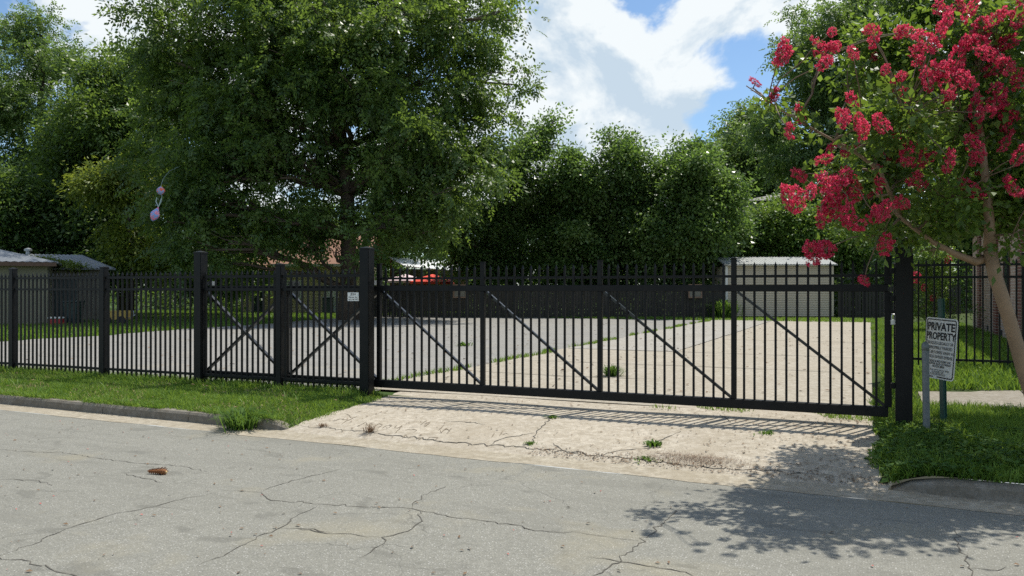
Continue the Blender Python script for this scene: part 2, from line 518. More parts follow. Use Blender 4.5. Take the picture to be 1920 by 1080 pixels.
# ================================================================ the setting
def struct(o):
    o['kind'] = 'structure'
    return o
def kv(u):                      # the kerb line, not quite parallel to the gate
    return 7.46 - 0.028 * u
AP = [(-0.02, -0.196), (0.33, -0.13), (1.42, -0.055), (2.2, -0.035), (2.75, 0.006)]
def apron_z(u, v):
    d = v - kv(u)
    if d <= AP[0][0]: return AP[0][1]
    for (a, za), (b, zb) in zip(AP, AP[1:]):
        if d <= b: return za + (zb - za) * (d - a) / (b - a)
    return AP[-1][1]
def sm(a, b, x):
    t = np.clip((x - a) / (b - a), 0, 1)
    return t * t * (3 - 2 * t)
def land_z(u, v):
    u = np.asarray(u, float); v = np.asarray(v, float)
    z = -0.065 + 0.065 * np.clip((v - kv(u) - 0.15) / 1.9, 0, 1)
    rise = 0.20 * sm(11.0, 14.6, v) * sm(0.4, 1.2, u)
    z = z + rise
    d = v - kv(u)
    az = np.interp(d, [a for a, b in AP], [b for a, b in AP]) - 0.012
    k = np.maximum(sm(-6.90, -6.30, u) * (u < 0.0 - 3), (1 - sm(0.06, 0.42, u)) * (u > -3)) * (d < 2.7) * (d > 0.0)
    return z * (1 - k) + np.minimum(z, az) * k
def grid_sheet(name, u0, u1, v0f, v1, nu, nv, zf, mat, jag=None):
    us = np.linspace(u0, u1, nu)
    V = []
    for i, u in enumerate(us):
        a = v0f(u) if callable(v0f) else v0f
        for j in range(nv):
            v = a + (v1 - a) * (j / (nv - 1)) ** 1.3
            uu = u
            if jag: uu = jag(u, v, i, nu)
            V.append((uu, v, float(zf(uu, v))))
    F = [(i*nv+j, (i+1)*nv+j, (i+1)*nv+j+1, i*nv+j+1) for i in range(nu-1) for j in range(nv-1)]
    return link(name, np_mesh(name, V, F, True), mat)
def wob(x, s=1.0):
    return math.sin(x * 2.3 * s + 1.1) * 0.5 + math.sin(x * 5.9 * s + 0.3) * 0.3 + math.sin(x * 13.7 * s) * 0.2

# ground to the horizon, on both sides of the street
mb = MB()
mb.add([(-700, 9.9, -0.03), (700, 9.9, -0.03), (700, 900, -0.03), (-700, 900, -0.03)], [(0, 1, 2, 3)])
mb.add([(-700, -300, -0.15), (700, -300, -0.15), (700, -8.5, -0.15), (-700, -8.5, -0.15)], [(0, 1, 2, 3)])
struct(mb.build('ground', M['ground']))
mb = MB()
mb.add([(-300, -9, -0.2), (300, -9, -0.2), (300, kv(300) - .35, -0.2), (-300, kv(-300) - .35, -0.2)], [(0, 1, 2, 3)])
road = struct(mb.build('road', M['road']))
# gutter pan beside the kerb
def strip(name, u0, u1, d0, d1, z0, z1, n, mat, jit=0.0):
    V = []; F = []
    for i in range(n + 1):
        u = u0 + (u1 - u0) * i / n
        V += [(u, kv(u) + d0 + jit * wob(u), z0), (u, kv(u) + d1, z1)]
        if i: F.append((2*i-2, 2*i, 2*i+1, 2*i-1))
    return link(name, np_mesh(name, V, F), mat)
struct(strip('gutter', -60, 60, -0.36, 0.03, -0.197, -0.190, 500, M['gutter'], 0.035))

lot_left = lambda v: -22.6 - 0.12 * (v - 14)
# parking lot: old asphalt to the left, concrete drive on the axis of the gate
def lot_mesh(name, lf, rf, v0, v1, n, z, mat, dv=0.0):
    V = []; F = []
    for i in range(n + 1):
        v = v0 + (v1 - v0) * i / n
        V += [(lf(v), v + (dv * wob(v) if 0 < i < n else 0), z), (rf(v), v, z)]
        if i: F.append((2*i-2, 2*i-1, 2*i+1, 2*i))
    return struct(link(name, np_mesh(name, V, F), mat))
lot_mesh('parking_lot', lambda v: lot_left(v) + 0.5 * wob(v, .3), lambda v: -6.7, 9.85, 39.5, 60, -0.004, M['lot'])
lot_mesh('concrete_drive', lambda v: -7.05 + 0.10 * wob(v, .8), lambda v: 0.12 + 0.10 * wob(v, .9), 10.2, 44, 90, 0.004, M['slab'])
lot_mesh('grey_slab', lambda v: -6.98 + 0.05 * wob(v, .8), lambda v: -4.25 + 0.05 * wob(v, 1.3), 19.2, 43.5, 50, 0.009, M['slab_grey'])
# apron sloping down to the gutter
def apron_mesh():
    V = []; F = []
    nu, nv = 70, 34
    for i in range(nu + 1):
        for j in range(nv + 1):
            t = j / nv
            d = 0.0 + 2.95 * t
            l = -6.34 + 0.07 * wob(d * 2) - 0.15 * math.exp(-d * 4)
            r = 0.06 + 0.07 * wob(d * 2 + 5) + 0.10 * math.exp(-d * 3)
            u = l + (r - l) * i / nu
            v = kv(u) + d
            z = apron_z(u, v) + 0.006 * math.sin(u * 1.7 + v) * min(1, d)
            V.append((u, v, z))
    for i in range(nu):
        for j in range(nv):
            F.append((i*(nv+1)+j, (i+1)*(nv+1)+j, (i+1)*(nv+1)+j+1, i*(nv+1)+j+1))
    return np_mesh('driveway_apron', V, F, True)
apron = struct(link('driveway_apron', apron_mesh(), M['apron']))
# verges and lawns
vl = grid_sheet('verge_left', -60, -6.24, lambda u: kv(u) + 0.13, 9.95, 420, 14, lambda u, v: land_z(u, v) + 0.004 * wob(u * 3 + v), M['soil'],
                lambda u, v, i, n: u - (0.22 * (1 - min(1, (v - kv(u)) / 0.6)) if i == n - 1 else 0))
struct(vl)
vr = grid_sheet('verge_right', 0.03, 30, lambda u: kv(u) + 0.13, 60, 70, 60, lambda u, v: land_z(u, v) + 0.006, M['soil'])
struct(vr)
pathm = MB()
for k in range(9):
    u0 = 0.62 + k * 1.25
    pathm = MB()
    zs = [float(land_z(u, v)) + 0.035 for u, v in ((u0, 11.45), (u0 + 1.235, 11.45), (u0 + 1.235, 12.75), (u0, 12.75))]
    top = [(u0, 11.45 + .03 * wob(k), zs[0]), (u0 + 1.235, 11.45 + .03 * wob(k + 1), zs[1]), (u0 + 1.235, 12.75, zs[2]), (u0, 12.75, zs[3])]
    bot = [(x, y, z - 0.12) for x, y, z in top]
    pathm.add(top + bot, [(0,1,2,3), (0,4,5,1), (1,5,6,2), (2,6,7,3), (3,7,4,0)])
    if k == 0:
        path = struct(pathm.build('path', M['path']))
    else:
        pathm.build('paving_slab', M['path'], path)

# kerb stones, one casting after another, with the dropped ends at the driveway
def kerb_piece(u0, u1, nose0=False, nose1=False):
    prof = [(0.0, -0.21), (0.012, -0.10), (0.035, -0.072), (0.15, -0.066), (0.15, -0.30)]
    n = max(2, int((u1 - u0) / 0.15))
    V = []; F = []
    for i in range(n + 1):
        t = i / n
        u = u0 + (u1 - u0) * t
        k = 1.0
        if nose1: k = min(k, math.sqrt(max(0.0, min(1.0, (u1 - u) / 0.42))))
        if nose0: k = min(k, math.sqrt(max(0.0, min(1.0, (u - u0) / 0.42))))
        ku = kv(u) + 0.006 * wob(u * 2)
        for d, z in prof:
            zz = -0.205 + (z + 0.205) * k if z > -0.205 else z
            V.append((u, ku + d + (0.10 * (1 - k) if (nose0 or nose1) else 0), zz + 0.004 * wob(u * 1.3 + d)))
    m = len(prof)
    for i in range(n):
        for j in range(m - 1):
            F.append((i*m+j, (i+1)*m+j, (i+1)*m+j+1, i*m+j+1))
    me = bpy.data.meshes.new('kerb_stone')
    fs = [tuple(f) for f in F] + [tuple(range(m))[::-1], tuple(n*m + j for j in range(m))]
    me.from_pydata(V, [], fs); me.update()
    return me
def kerb_run(name, edges, nose0, nose1):
    root = None
    for k in range(len(edges) - 1):
        a, b = edges[k] + 0.006, edges[k + 1] - 0.006
        me = kerb_piece(a, b, nose0 and k == 0, nose1 and k == len(edges) - 2)
        if root is None: root = struct(link(name, me, M['kerb']))
        else: link('kerb_stone', me, M['kerb'], root)
    return root
kerb_run('kerb_left', [-40, -34, -28, -22, -18.6, -15.5, -12.5, -9.55, -7.95, -7.05, -6.33], False, True)
kerb_run('kerb_right', [0.16, 1.9, 3.6, 6.5, 9.5, 14, 20, 30], True, False)

# ---------------------------------------------------------------- cracks
ROAD_CRACKS = [
   [(-8.443, 5.589), (-7.933, 5.645), (-7.694, 5.751), (-7.074, 5.697), (-6.604, 5.689), (-6.269, 5.733), (-5.974, 5.762), (-5.632, 5.681)] ,
   [(-5.066, 3.353), (-5.142, 3.69), (-5.212, 3.925), (-5.225, 4.351), (-5.109, 4.616), (-5.088, 4.907), (-5.001, 5.134)] ,
   [(-4.675, 5.318), (-4.701, 5.446), (-4.659, 5.893), (-4.576, 6.284)] ,
   [(-5.041, 5.224), (-4.651, 5.29), (-4.461, 5.149), (-4.269, 5.146), (-3.948, 5.201), (-3.634, 5.261), (-3.244, 5.379), (-3.158, 5.351), (-2.77, 5.293), (-2.622, 5.309), (-2.41, 5.315), (-2.155, 5.235), (-1.954, 5.267), (-1.905, 5.322), (-1.748, 5.311), (-1.426, 5.306)] ,
   [(-3.252, 5.392), (-3.319, 5.516), (-3.359, 5.813), (-3.341, 6.102)] ,
   [(-3.154, 5.345), (-2.995, 5.113), (-2.969, 4.924), (-3.008, 4.736), (-3.056, 4.67), (-2.969, 4.57), (-2.947, 4.371), (-2.952, 4.25)] ,
   [(-3.704, 4.597), (-3.503, 4.59), (-3.258, 4.646), (-3.049, 4.66)] ,
   [(-1.317, 6.39), (-1.355, 6.122), (-1.38, 5.759), (-1.414, 5.262), (-1.432, 5.045), (-1.458, 4.723), (-1.501, 4.554), (-1.509, 4.274)] ,
   [(-1.632, 4.876), (-1.425, 4.853), (-1.297, 4.857), (-1.045, 4.836), (-0.891, 4.777)] ,
   [(0.544, 6.46), (0.538, 5.986), (0.548, 5.616), (0.552, 5.468), (0.545, 5.189)] ,
   [(0.545, 5.595), (0.707, 5.636), (0.762, 5.732)] ,
   [(-5.221, 3.318), (-5.036, 3.333), (-4.793, 3.368), (-4.567, 3.329), (-4.32, 3.309), (-4.046, 3.234)] ,
   [(-3.956, 5.134), (-3.941, 4.891), (-3.838, 4.558), (-3.854, 4.341), (-3.803, 4.166), (-3.761, 3.934), (-3.773, 3.723)] ,
   [(-7.115, 4.71), (-6.789, 4.811), (-6.474, 4.738)] ,
   [(-6.302, 5.334), (-6.031, 5.282), (-5.632, 5.197)] ,
   [(-3.838, 4.558), (-3.652, 4.62), (-3.436, 4.62)] ,
]
APRON_CRACKS = [
   [(-3.541, 9.271), (-3.452, 8.666), (-3.408, 8.33), (-3.242, 7.82)] ,
   [(-3.698, 7.715), (-3.631, 8.006), (-3.412, 8.287)] ,
   [(-1.903, 8.853), (-1.98, 8.578), (-2.056, 8.346), (-2.018, 8.079), (-2.262, 7.913), (-2.415, 7.77), (-2.497, 7.628)] ,
   [(-3.055, 7.927), (-2.888, 7.754), (-2.799, 7.685), (-2.657, 7.687)] ,
   [(-1.657, 9.912), (-1.553, 9.738), (-1.474, 9.467)] ,
   [(-4.673, 8.52), (-4.428, 8.537), (-4.121, 8.488)] ,
]
SCRATCHES = [
   [(-5.555, 7.958), (-5.579, 8.085), (-5.603, 8.216), (-5.477, 8.062), (-5.5, 8.191), (-5.374, 7.961)] ,
   [(-5.336, 7.947), (-5.402, 8.194), (-5.316, 8.139), (-5.267, 7.968)] ,
   [(-5.36, 8.045), (-5.284, 8.058)] ,
   [(-5.215, 7.984), (-5.246, 8.107), (-5.191, 8.151), (-5.155, 8.029), (-5.203, 8.04), (-5.133, 7.984)] ,
   [(-5.132, 8.168), (-5.092, 8.049), (-5.043, 8.048), (-5.069, 8.188)] ,
   [(-5.069, 8.188), (-4.986, 7.978), (-4.957, 7.836)] ,
   [(-4.824, 8.158), (-4.898, 8.145), (-4.918, 8.087)] ,
   [(-4.905, 7.978), (-4.852, 8.046), (-4.77, 8.02), (-4.748, 7.917)] ,
   [(-4.866, 8.251), (-4.906, 8.485)] ,
   [(-4.854, 8.265), (-4.829, 8.436), (-4.755, 8.153)] ,
   [(-4.523, 8.072), (-4.55, 8.217), (-4.596, 8.36)] ,
   [(-4.43, 7.953), (-4.481, 8.187), (-4.377, 8.092), (-4.352, 7.963)] ,
   [(-4.512, 8.101), (-4.413, 7.958)] ,
   [(-4.967, 7.757), (-4.922, 7.75), (-4.913, 7.704)] ,
   [(-4.782, 7.715), (-4.804, 7.835), (-4.731, 7.758)] ,
   [(-4.705, 7.716), (-4.719, 7.793)] ,
   [(-4.597, 7.708), (-4.601, 7.802), (-4.56, 7.7), (-4.558, 7.816)] ,
   [(-4.475, 7.718), (-4.481, 7.816), (-4.383, 7.823), (-4.374, 7.739)] ,
   [(-3.782, 7.943), (-3.838, 8.139)] ,
   [(-3.731, 8.029), (-3.795, 8.274)] ,
   [(-3.724, 8.079), (-3.714, 8.177), (-3.657, 8.133)] ,
   [(-5.816, 8.012), (-5.866, 8.152), (-5.904, 8.502)] ,
   [(-6.151, 8.549), (-6.047, 8.489), (-5.917, 8.349)] ,
   [(-6.013, 8.09), (-6.019, 8.26), (-5.891, 8.27)] ,
   [(-6.073, 8.634), (-6.03, 8.773)] ,
]
def crack_mesh(name, pts, zf, w=0.012, jit=0.02, step=0.05):
    P = []
    for a, b in zip(pts, pts[1:]):
        a = np.array(a); b = np.array(b)
        n = max(1, int(np.linalg.norm(b - a) / step))
        for k in range(n):
            p = a + (b - a) * k / n
            if k: p = p + RNG.normal(0, jit, 2)
            P.append(p)
    P.append(np.array(pts[-1]))
    V = []; F = []
    N = len(P)
    for i, p in enumerate(P):
        d = P[min(i+1, N-1)] - P[max(i-1, 0)]
        d = d / (np.linalg.norm(d) + 1e-9)
        nrm = np.array((-d[1], d[0]))
        ww = w * (0.45 + 1.1 * RNG.random()) * min(1, 0.25 + 4 * min(i, N-1-i) / N) * 0.5
        for s in (-1, 1):
            q = p + nrm * ww * s
            V.append((q[0], q[1], zf(q[0], q[1])))
        if i: F.append((2*i-2, 2*i-1, 2*i+1, 2*i))
    return np_mesh(name, V, F)
for p in ROAD_CRACKS:
    link('crack', crack_mesh('crack', p, lambda u, v: -0.1965, 0.0075, 0.014), M['crack'], road)
apz = lambda u, v: apron_z(u, v) + 0.006 * math.sin(u * 1.7 + v) * min(1, v - kv(u)) + 0.004
for p in APRON_CRACKS:
    link('crack', crack_mesh('crack', p, apz, 0.012, 0.010), M['crack'], apron)
# ragged seam between apron and gutter
link('seam', crack_mesh('seam', [(-6.3, kv(-6.3) + .22), (-5.2, kv(-5.2) + .2), (-4.2, kv(-4.2) + .14), (-3.3, kv(-3.3) + .2), (-2.2, kv(-2.2) + .16), (-1.4, kv(-1.4) + .13), (-0.2, kv(-.2) + .2)], apz, 0.014, 0.02), M['crack'], apron)
# names and marks scratched into the wet concrete long ago
for p in SCRATCHES:
    link('scratched_letter', crack_mesh('scratched_letter', p, apz, 0.011, 0.003, 0.04), M['scratch'], apron)
# joints in the concrete drive
drive = bpy.data.objects['concrete_drive']
for p in [[(-6.9, 15.6), (-3, 15.7), (0.1, 15.6)], [(-6.9, 19.2), (-4.3, 19.2), (0.1, 19.1)], [(-4.2, 24.5), (0.1, 24.6)], [(-4.25, 19.2), (-4.25, 30), (-4.3, 43)], [(-6.9, 13.2), (-4.8, 13.0), (-3.2, 13.2)], [(-4.2, 31.5), (0.1, 31.4)]]:
    link('joint', crack_mesh('joint', p, lambda u, v: 0.0125, 0.03, 0.01, 0.15), M['crack'], drive)

# ---------------------------------------------------------------- grass and weeds
def blades(name, P, h, w, lean, mat, label, cat, bend=0.35):
    """P: Nx3 base points; one bent two-face blade each"""
    n = len(P)
    hh = h * RNG.uniform(0.45, 1.25, n)
    a = RNG.uniform(0, 2 * np.pi, n)
    side = np.stack([np.cos(a), np.sin(a), np.zeros(n)], 1)
    b = RNG.uniform(0, 2 * np.pi, n)
    ln = lean * RNG.random(n)
    out = np.stack([np.cos(b) * ln, np.sin(b) * ln, np.ones(n)], 1)
    out /= np.linalg.norm(out, axis=1)[:, None]
    mid = P + out * (hh * 0.55)[:, None]
    tip = P + out * hh[:, None] + np.stack([np.cos(b), np.sin(b), -0.35 * np.ones(n)], 1) * (hh * bend * RNG.random(n))[:, None]
    ww = (w * RNG.uniform(0.6, 1.3, n))[:, None] * side * 0.5
    V = np.stack([P - ww, P + ww, mid + ww * 0.8, mid - ww * 0.8, tip], 1).reshape(-1, 3)
    i = np.arange(n)[:, None] * 5
    T = np.concatenate([i + [[0, 1, 2]], i + [[0, 2, 3]], i + [[3, 2, 4]]], 0)
    o = link(name, np_mesh(name, V, T), mat)
    tag(o, label, cat, kind='stuff')
    return o
def n2(u, v, s=1.0):
    return (np.sin(u * 1.7 * s + 1.3 * np.sin(v * 1.1 * s)) + np.sin(v * 2.3 * s + 1.7 * np.sin(u * .9 * s) + 1) + np.sin((u + v) * 3.7 * s + .5) * .6) / 2.6
def scatter(n, u0, u1, v0, v1):
    return RNG.uniform(u0, u1, n), RNG.uniform(v0, v1, n)
# left verge
u, v = scatter(110000, -17.0, -6.1, 7.6, 9.85)
d = v - kv(u)
edge = -6.31 + 0.08 * n2(u * 0 + 1, v, 2) - 0.16 * np.exp(-np.maximum(d - .1, 0) * 3)
keep = (d > 0.10 + 0.03 * n2(u, v, 3)) & (u < edge + 0.05 * RNG.normal(size=len(u)))
bare = (n2(u, v, 0.9) > 0.50) & (d < 0.9)
keep &= ~(bare & (RNG.random(len(u)) < 0.85))
keep &= ~((n2(u, v, 2.1) > 0.55) & (RNG.random(len(u)) < 0.6))
u, v = u[keep], v[keep]
P = np.stack([u, v, land_z(u, v) - 0.004], 1)
blades('verge_grass', P, 0.062, 0.010, 0.9, M['grass'], 'short sunlit grass on the verge between the kerb and the left fence', 'grass')
u, v = scatter(9000, -17.0, -6.3, 7.6, 9.7)
d = v - kv(u)
k = (d > 0.1) & (n2(u, v, 1.4) > 0.0) & (u < -6.45)
P = np.stack([u[k], v[k], land_z(u[k], v[k])], 1)
blades('verge_straw', P, 0.07, 0.009, 1.6, M['straw'], 'dry straw coloured blades mixed into the left verge grass', 'grass')
u, v = scatter(5000, -17.0, -6.6, 7.6, 9.6)
d = v - kv(u)
k = (d > 0.12) & (n2(u, v, 2.3) > 0.35)
P = np.stack([u[k], v[k], land_z(u[k], v[k])], 1)
blades('verge_tall_grass', P, 0.15, 0.012, 0.9, M['lawn'], 'scattered taller grass tufts on the left verge', 'grass')
u = RNG.uniform(-17, -6.5, 5000); v = kv(u) + np.abs(RNG.normal(0.10, 0.035, 5000))
k = n2(u, v, 1.6) > -0.25
P = np.stack([u[k], v[k], np.full(k.sum(), -0.068)], 1)
blades('kerb_overhang_grass', P, 0.11, 0.010, 2.2, M['grass'], 'ragged grass hanging over the left kerb', 'grass', 0.9)
# longer fringe under the left fence
u, v = scatter(9000, -17.0, -6.5, 9.45, 9.95)
P = np.stack([u, v, land_z(u, v) - 0.004], 1)
blades('fence_fringe_grass', P, 0.13, 0.010, 0.7, M['grass'], 'longer unmown grass growing under the left black fence', 'grass')
# right verge: grass and creeping leaves in the shade of the crape myrtle
u, v = scatter(60000, 0.0, 4.8, 7.5, 11.5)
d = v - kv(u)
keep = (d > 0.11) & (u > 0.08 + 0.12 * n2(u * 0 + 3, v, 1.6) + 0.05 * RNG.normal(size=len(u))) & ~((n2(u, v, 1.3) > 0.45) & (v > 9.3) & (RNG.random(len(u)) < .85))
u, v = u[keep], v[keep]
P = np.stack([u, v, land_z(u, v)], 1)
blades('shaded_verge_grass', P, 0.115, 0.011, 0.9, M['grass'], 'grass on the shaded verge around the sign posts', 'grass')
# lawn to the right behind the path and up to the brick house
u, v = scatter(90000, 0.35, 5.2, 12.7, 33)
keep = (u < 3.05 + (v < 15) * 3) & (u > 0.42 + 0.1 * n2(u, v, 1))
keep &= ~((v > 11.4) & (v < 12.76))
u, v = u[keep], v[keep]
P = np.stack([u, v, land_z(u, v)], 1)
blades('right_lawn_grass', P, 0.15, 0.018, 0.8, M['lawn'], 'bright lawn between the path and the brick house', 'grass')
# grass edge along the drive inside the gate
u, v = scatter(16000, -0.25, 0.6, 10.0, 40)
keep = (u > 0.15 + 0.15 * n2(u * 0, v, .8))
P = np.stack([u[keep], v[keep], np.zeros(keep.sum())], 1)
blades('drive_edge_grass', P, 0.13, 0.016, 0.9, M['lawn'], 'grass strip along the right edge of the concrete drive', 'grass')
u, v = scatter(7000, -2.6, 0.4, 10.0, 11.6)
keep = (n2(u, v, 1.4) > 0.25 - 0.35 * (u + 1)) & ((v - 10.2) < 0.55 + 0.4 * (u + 1.2))
P = np.stack([u[keep], v[keep], np.full(keep.sum(), 0.0)], 1)
blades('gate_corner_grass', P, 0.06, 0.010, 0.9, M['grass'], 'thin grass patch on the concrete just inside the right end of the gate', 'grass')
# seam of grass between asphalt and concrete
u, v = scatter(16000, -7.45, -6.7, 10.6, 40)
keep = np.abs(u + 7.05 - 0.10 * n2(u * 0 + .3, v, .8)) < (0.16 * np.clip(n2(u, v, 1.1) + .55, 0, 1))
P = np.stack([u[keep], v[keep], np.zeros(keep.sum())], 1)
blades('seam_grass', P, 0.10, 0.015, 0.8, M['grass'], 'grass growing in the seam between the asphalt lot and the concrete drive', 'grass')
# far left lawn
u, v = scatter(120000, -46, -19, 11, 50)
keep = (u < lot_left(v) + 0.5 * n2(u * 0, v, .3) + 0.3 * RNG.normal(size=len(u)) * 0.3) | (v > 39.6)
P = np.stack([u[keep], v[keep], np.full(keep.sum(), -0.03)], 1)
blades('left_lawn_grass', P, 0.17, 0.035, 0.8, M['lawn'], 'lawn in front of the grey roofed house at the left edge', 'grass')
u, v = scatter(30000, -20, 5, 37.5, 44)
P = np.stack([u, v, np.full(len(u), -0.03)], 1)
keep = v > 39.6
blades('back_lawn_grass', P[keep], 0.15, 0.035, 0.8, M['lawn'], 'grass strip along the far edge of the parking lot', 'grass')

def ground_cover(name, n, u0, u1, v0, v1, test, size, mat, label):
    u, v = scatter(n, u0, u1, v0, v1)
    k = test(u, v)
    u, v = u[k], v[k]
    n = len(u)
    p = np.stack([u, v, land_z(u, v) + RNG.uniform(0.01, 0.11, n)], 1)
    a = RNG.uniform(0, 2*np.pi, n)
    d = np.stack([np.cos(a), np.sin(a), RNG.uniform(-0.5, 0.4, n)], 1); d /= np.linalg.norm(d, axis=1)[:, None]
    s = np.cross(d, np.stack([RNG.normal(0, .35, n), RNG.normal(0, .35, n), np.ones(n)], 1)); s /= np.linalg.norm(s, axis=1)[:, None]
    L = (size * RNG.uniform(.6, 1.4, n))[:, None]
    V = np.stack([p, p + d*L*.5 + s*L*.36, p + d*L, p + d*L*.5 - s*L*.36], 1).reshape(-1, 3)
    F = np.arange(n*4).reshape(-1, 4)
    return tag(link(name, np_mesh(name, V, F), mat), label, 'weeds', kind='stuff')
ground_cover('ground_cover', 13000, 0.0, 3.2, 7.5, 9.6, lambda u, v: (v - kv(u) > 0.10) & (u > 0.02 + .15 * n2(u*0+3, v, 1.6)) & (n2(u, v, 1.9) + 0.55 - 0.28 * u > RNG.uniform(-.3, .5, len(u))), 0.055, M['weed'],
             'leafy creeping weeds spilling over the apron corner beside the bollard')

def tuft(name, u, v, z, n, spread, h, w, mat, label, lean=1.1, kind=None):
    r = np.abs(RNG.normal(0, spread, n)); a = RNG.uniform(0, 2*np.pi, n)
    P = np.stack([r*np.cos(a), r*np.sin(a), np.zeros(n)], 1)
    hh = h * RNG.uniform(.5, 1.15, n)
    ln = lean * RNG.uniform(.1, 1, n)
    a2 = a + RNG.normal(0, .5, n)
    out = np.stack([np.cos(a2)*ln, np.sin(a2)*ln, np.ones(n)], 1); out /= np.linalg.norm(out, axis=1)[:, None]
    side = np.stack([-np.sin(a2), np.cos(a2), np.zeros(n)], 1) * (w * .5)
    mid = P + out*(hh*.6)[:, None]
    tip = mid + (out + np.stack([np.cos(a2)*.8, np.sin(a2)*.8, -.9*np.ones(n)], 1))*(hh*.35)[:, None]
    V = np.stack([P - side, P + side, mid + side*.9, mid - side*.9, tip], 1).reshape(-1, 3)
    i = np.arange(n)[:, None]*5
    T = np.concatenate([i+[[0,1,2]], i+[[0,2,3]], i+[[3,2,4]]], 0)
    return tag(link(name, np_mesh(name, V, T), mat, loc=(u, v, z)), label, 'weed', kind='stuff' if h < .12 else kind)
tuft('weed_clump', -7.0, kv(-7.0) - 0.02, -0.19, 420, 0.13, 0.36, 0.013, M['weed'], 'tall grassy weed clump growing over the kerb end by the driveway')
tuft('weed_clump', -4.08, 13.4, 0.004, 260, 0.07, 0.30, 0.012, M['weed'], 'round weed tuft in the middle of the concrete drive', 1.4)
tuft('weed_clump', -5.28, kv(-5.28) + .22, -0.15, 70, 0.03, 0.14, 0.006, M['dry'], 'small dry weed tuft in the seam below the scratched letters')
tuft('weed_clump', -6.0, kv(-6.0) + .26, -0.15, 60, 0.04, 0.07, 0.006, M['dry'], 'small brown weed at the left corner of the apron seam')
tuft('weed_clump', -2.03, 8.17, apron_z(-2.03, 8.17), 90, 0.05, 0.08, 0.016, M['weed'], 'green weed tuft in the forked crack of the apron')
tuft('weed_clump', -3.5, 9.05, apron_z(-3.5, 9.05), 60, 0.04, 0.06, 0.014, M['weed'], 'tiny green weed in the apron crack under the gate shadow')
tuft('weed_clump', -3.28, 7.85, apron_z(-3.28, 7.85), 60, 0.045, 0.04, 0.014, M['weed'], 'flat green weed where the apron crack meets the gutter seam')
tuft('weed_clump', -2.0, kv(-2.0) + .2, -0.16, 100, 0.10, 0.04, 0.012, M['weed'], 'low green weeds in the broken gutter seam')
tuft('weed_clump', -1.0, 9.0, apron_z(-1, 9.), 60, 0.05, 0.06, 0.012, M['weed'], 'small weed in the shadow near the right end of the gate')
tuft('weed_clump', *C(10.9, 41.2), 0.0, 260, 0.30, 1.5, 0.05, M['weed'], 'tall strappy grass plant beside the metal shed', 0.8)
tuft('leaf_clump', -9.9, 19.1, 0.0, 90, 0.10, 0.16, 0.04, M['weed'], 'fallen leafy sprig lying on the asphalt lot', 2.5)

# ================================================================ fences and gate
def square_post(w, z0, z1, b=0.006):
    me = MB().box(-w/2, w/2, -w/2, w/2, z0, z1).mesh('post')
    bm = bmesh.new(); bm.from_mesh(me)
    bmesh.ops.bevel(bm, geom=[e for e in bm.edges if abs(e.verts[0].co.z - e.verts[1].co.z) > .1], offset=b, segments=2, affect='EDGES')
    bm.to_mesh(me); bm.free()
    return me
def cap_mesh(w):
    h = w/2 + 0.004
    m = MB()
    m.box(-h, h, -h, h, 0, 0.022)
    m.add([(-h, -h, .022), (h, -h, .022), (h, h, .022), (-h, h, .022), (0, 0, .022 + w*.16)], [(0,1,4),(1,2,4),(2,3,4),(3,0,4)])
    return m.mesh('post_cap')
def picket_mesh(z0, z1, w=0.025):
    m = MB()
    h = w/2
    m.box(-h, h, -h, h, z0, z1 - 0.075)
    zb = z1 - 0.075
    q = h * 1.25
    a = [(-h,-h,zb),(h,-h,zb),(h,h,zb),(-h,h,zb)]
    b = [(-q,-q*.8,zb+.018),(q,-q*.8,zb+.018),(q,q*.8,zb+.018),(-q,q*.8,zb+.018)]
    t = [(0, 0, z1)]
    m.add(a + b + t, [(0,1,5,4),(1,2,6,5),(2,3,7,6),(3,0,4,7),(4,5,8),(5,6,8),(6,7,8),(7,4,8)])
    return m.mesh('picket')
CAPS = {}
def put_post(root, u, w, z1, mat, v=0.0, z0=-0.3):
    p = link('post', square_post(w, z0, z1), mat, root, (u, v, 0))
    if w not in CAPS:
        CAPS[w] = cap_mesh(w); CAPS[w].materials.append(mat)
    link('post_cap', CAPS[w], None, p, (0, 0, z1))
    return p
def fence_run(root, posts, z, mat, spacing=0.107, rails=(1.70, 1.50, 0.15), v=0.0, ztop=1.80, zbot=0.05, skip_end=True):
    """posts: list of (u, width, top); pickets and rails between them"""
    pk = picket_mesh(z + zbot, z + ztop); pk.materials.append(mat)
    for (u0, w0, _), (u1, w1, _) in zip(posts, posts[1:]):
        for rz in rails:
            MB().box(u0 + w0/2, u1 - w1/2, -0.019, 0.019, z + rz - 0.019, z + rz + 0.019).build('rail', mat, root, (0, v, 0))
        n = max(1, round((u1 - u0) / spacing))
        for k in range(1, n):
            uu = u0 + (u1 - u0) * k / n
            if uu - u0 < w0/2 + .03 or u1 - uu < w1/2 + .03: continue
            link('picket', pk, None, root, (uu, v, 0))
            if k in (n//2,) and False: pass
    for u, w, top in posts:
        put_post(root, u, w, z + top, mat, v)

FV = 9.67
f1 = tag(empty('picket_fence', (-11.9, FV, 0)), 'long black metal picket fence left of the sliding gate, along the grass verge', 'fence')
fence_run(f1, [(-16.6+11.9, .10, 1.86), (-14.24+11.9, .10, 1.86), (0, .10, 1.86), (-9.73+11.9, .15, 2.07), (-8.14+11.9, .10, 1.86), (-6.58+11.9, .155, 2.07)], 0.0, M['fence'])
# right fence set back from the drive, on higher ground
f2 = tag(empty('picket_fence', (0.62, 14.9, 0.2)), 'black picket fence crossing the lawn in front of the brick house', 'fence')
fence_run(f2, [(0, .08, 1.86), (1.62, .09, 1.86), (3.9, .09, 1.86), (6.2, .09, 1.86)], 0.0, M['fence'], 0.119)
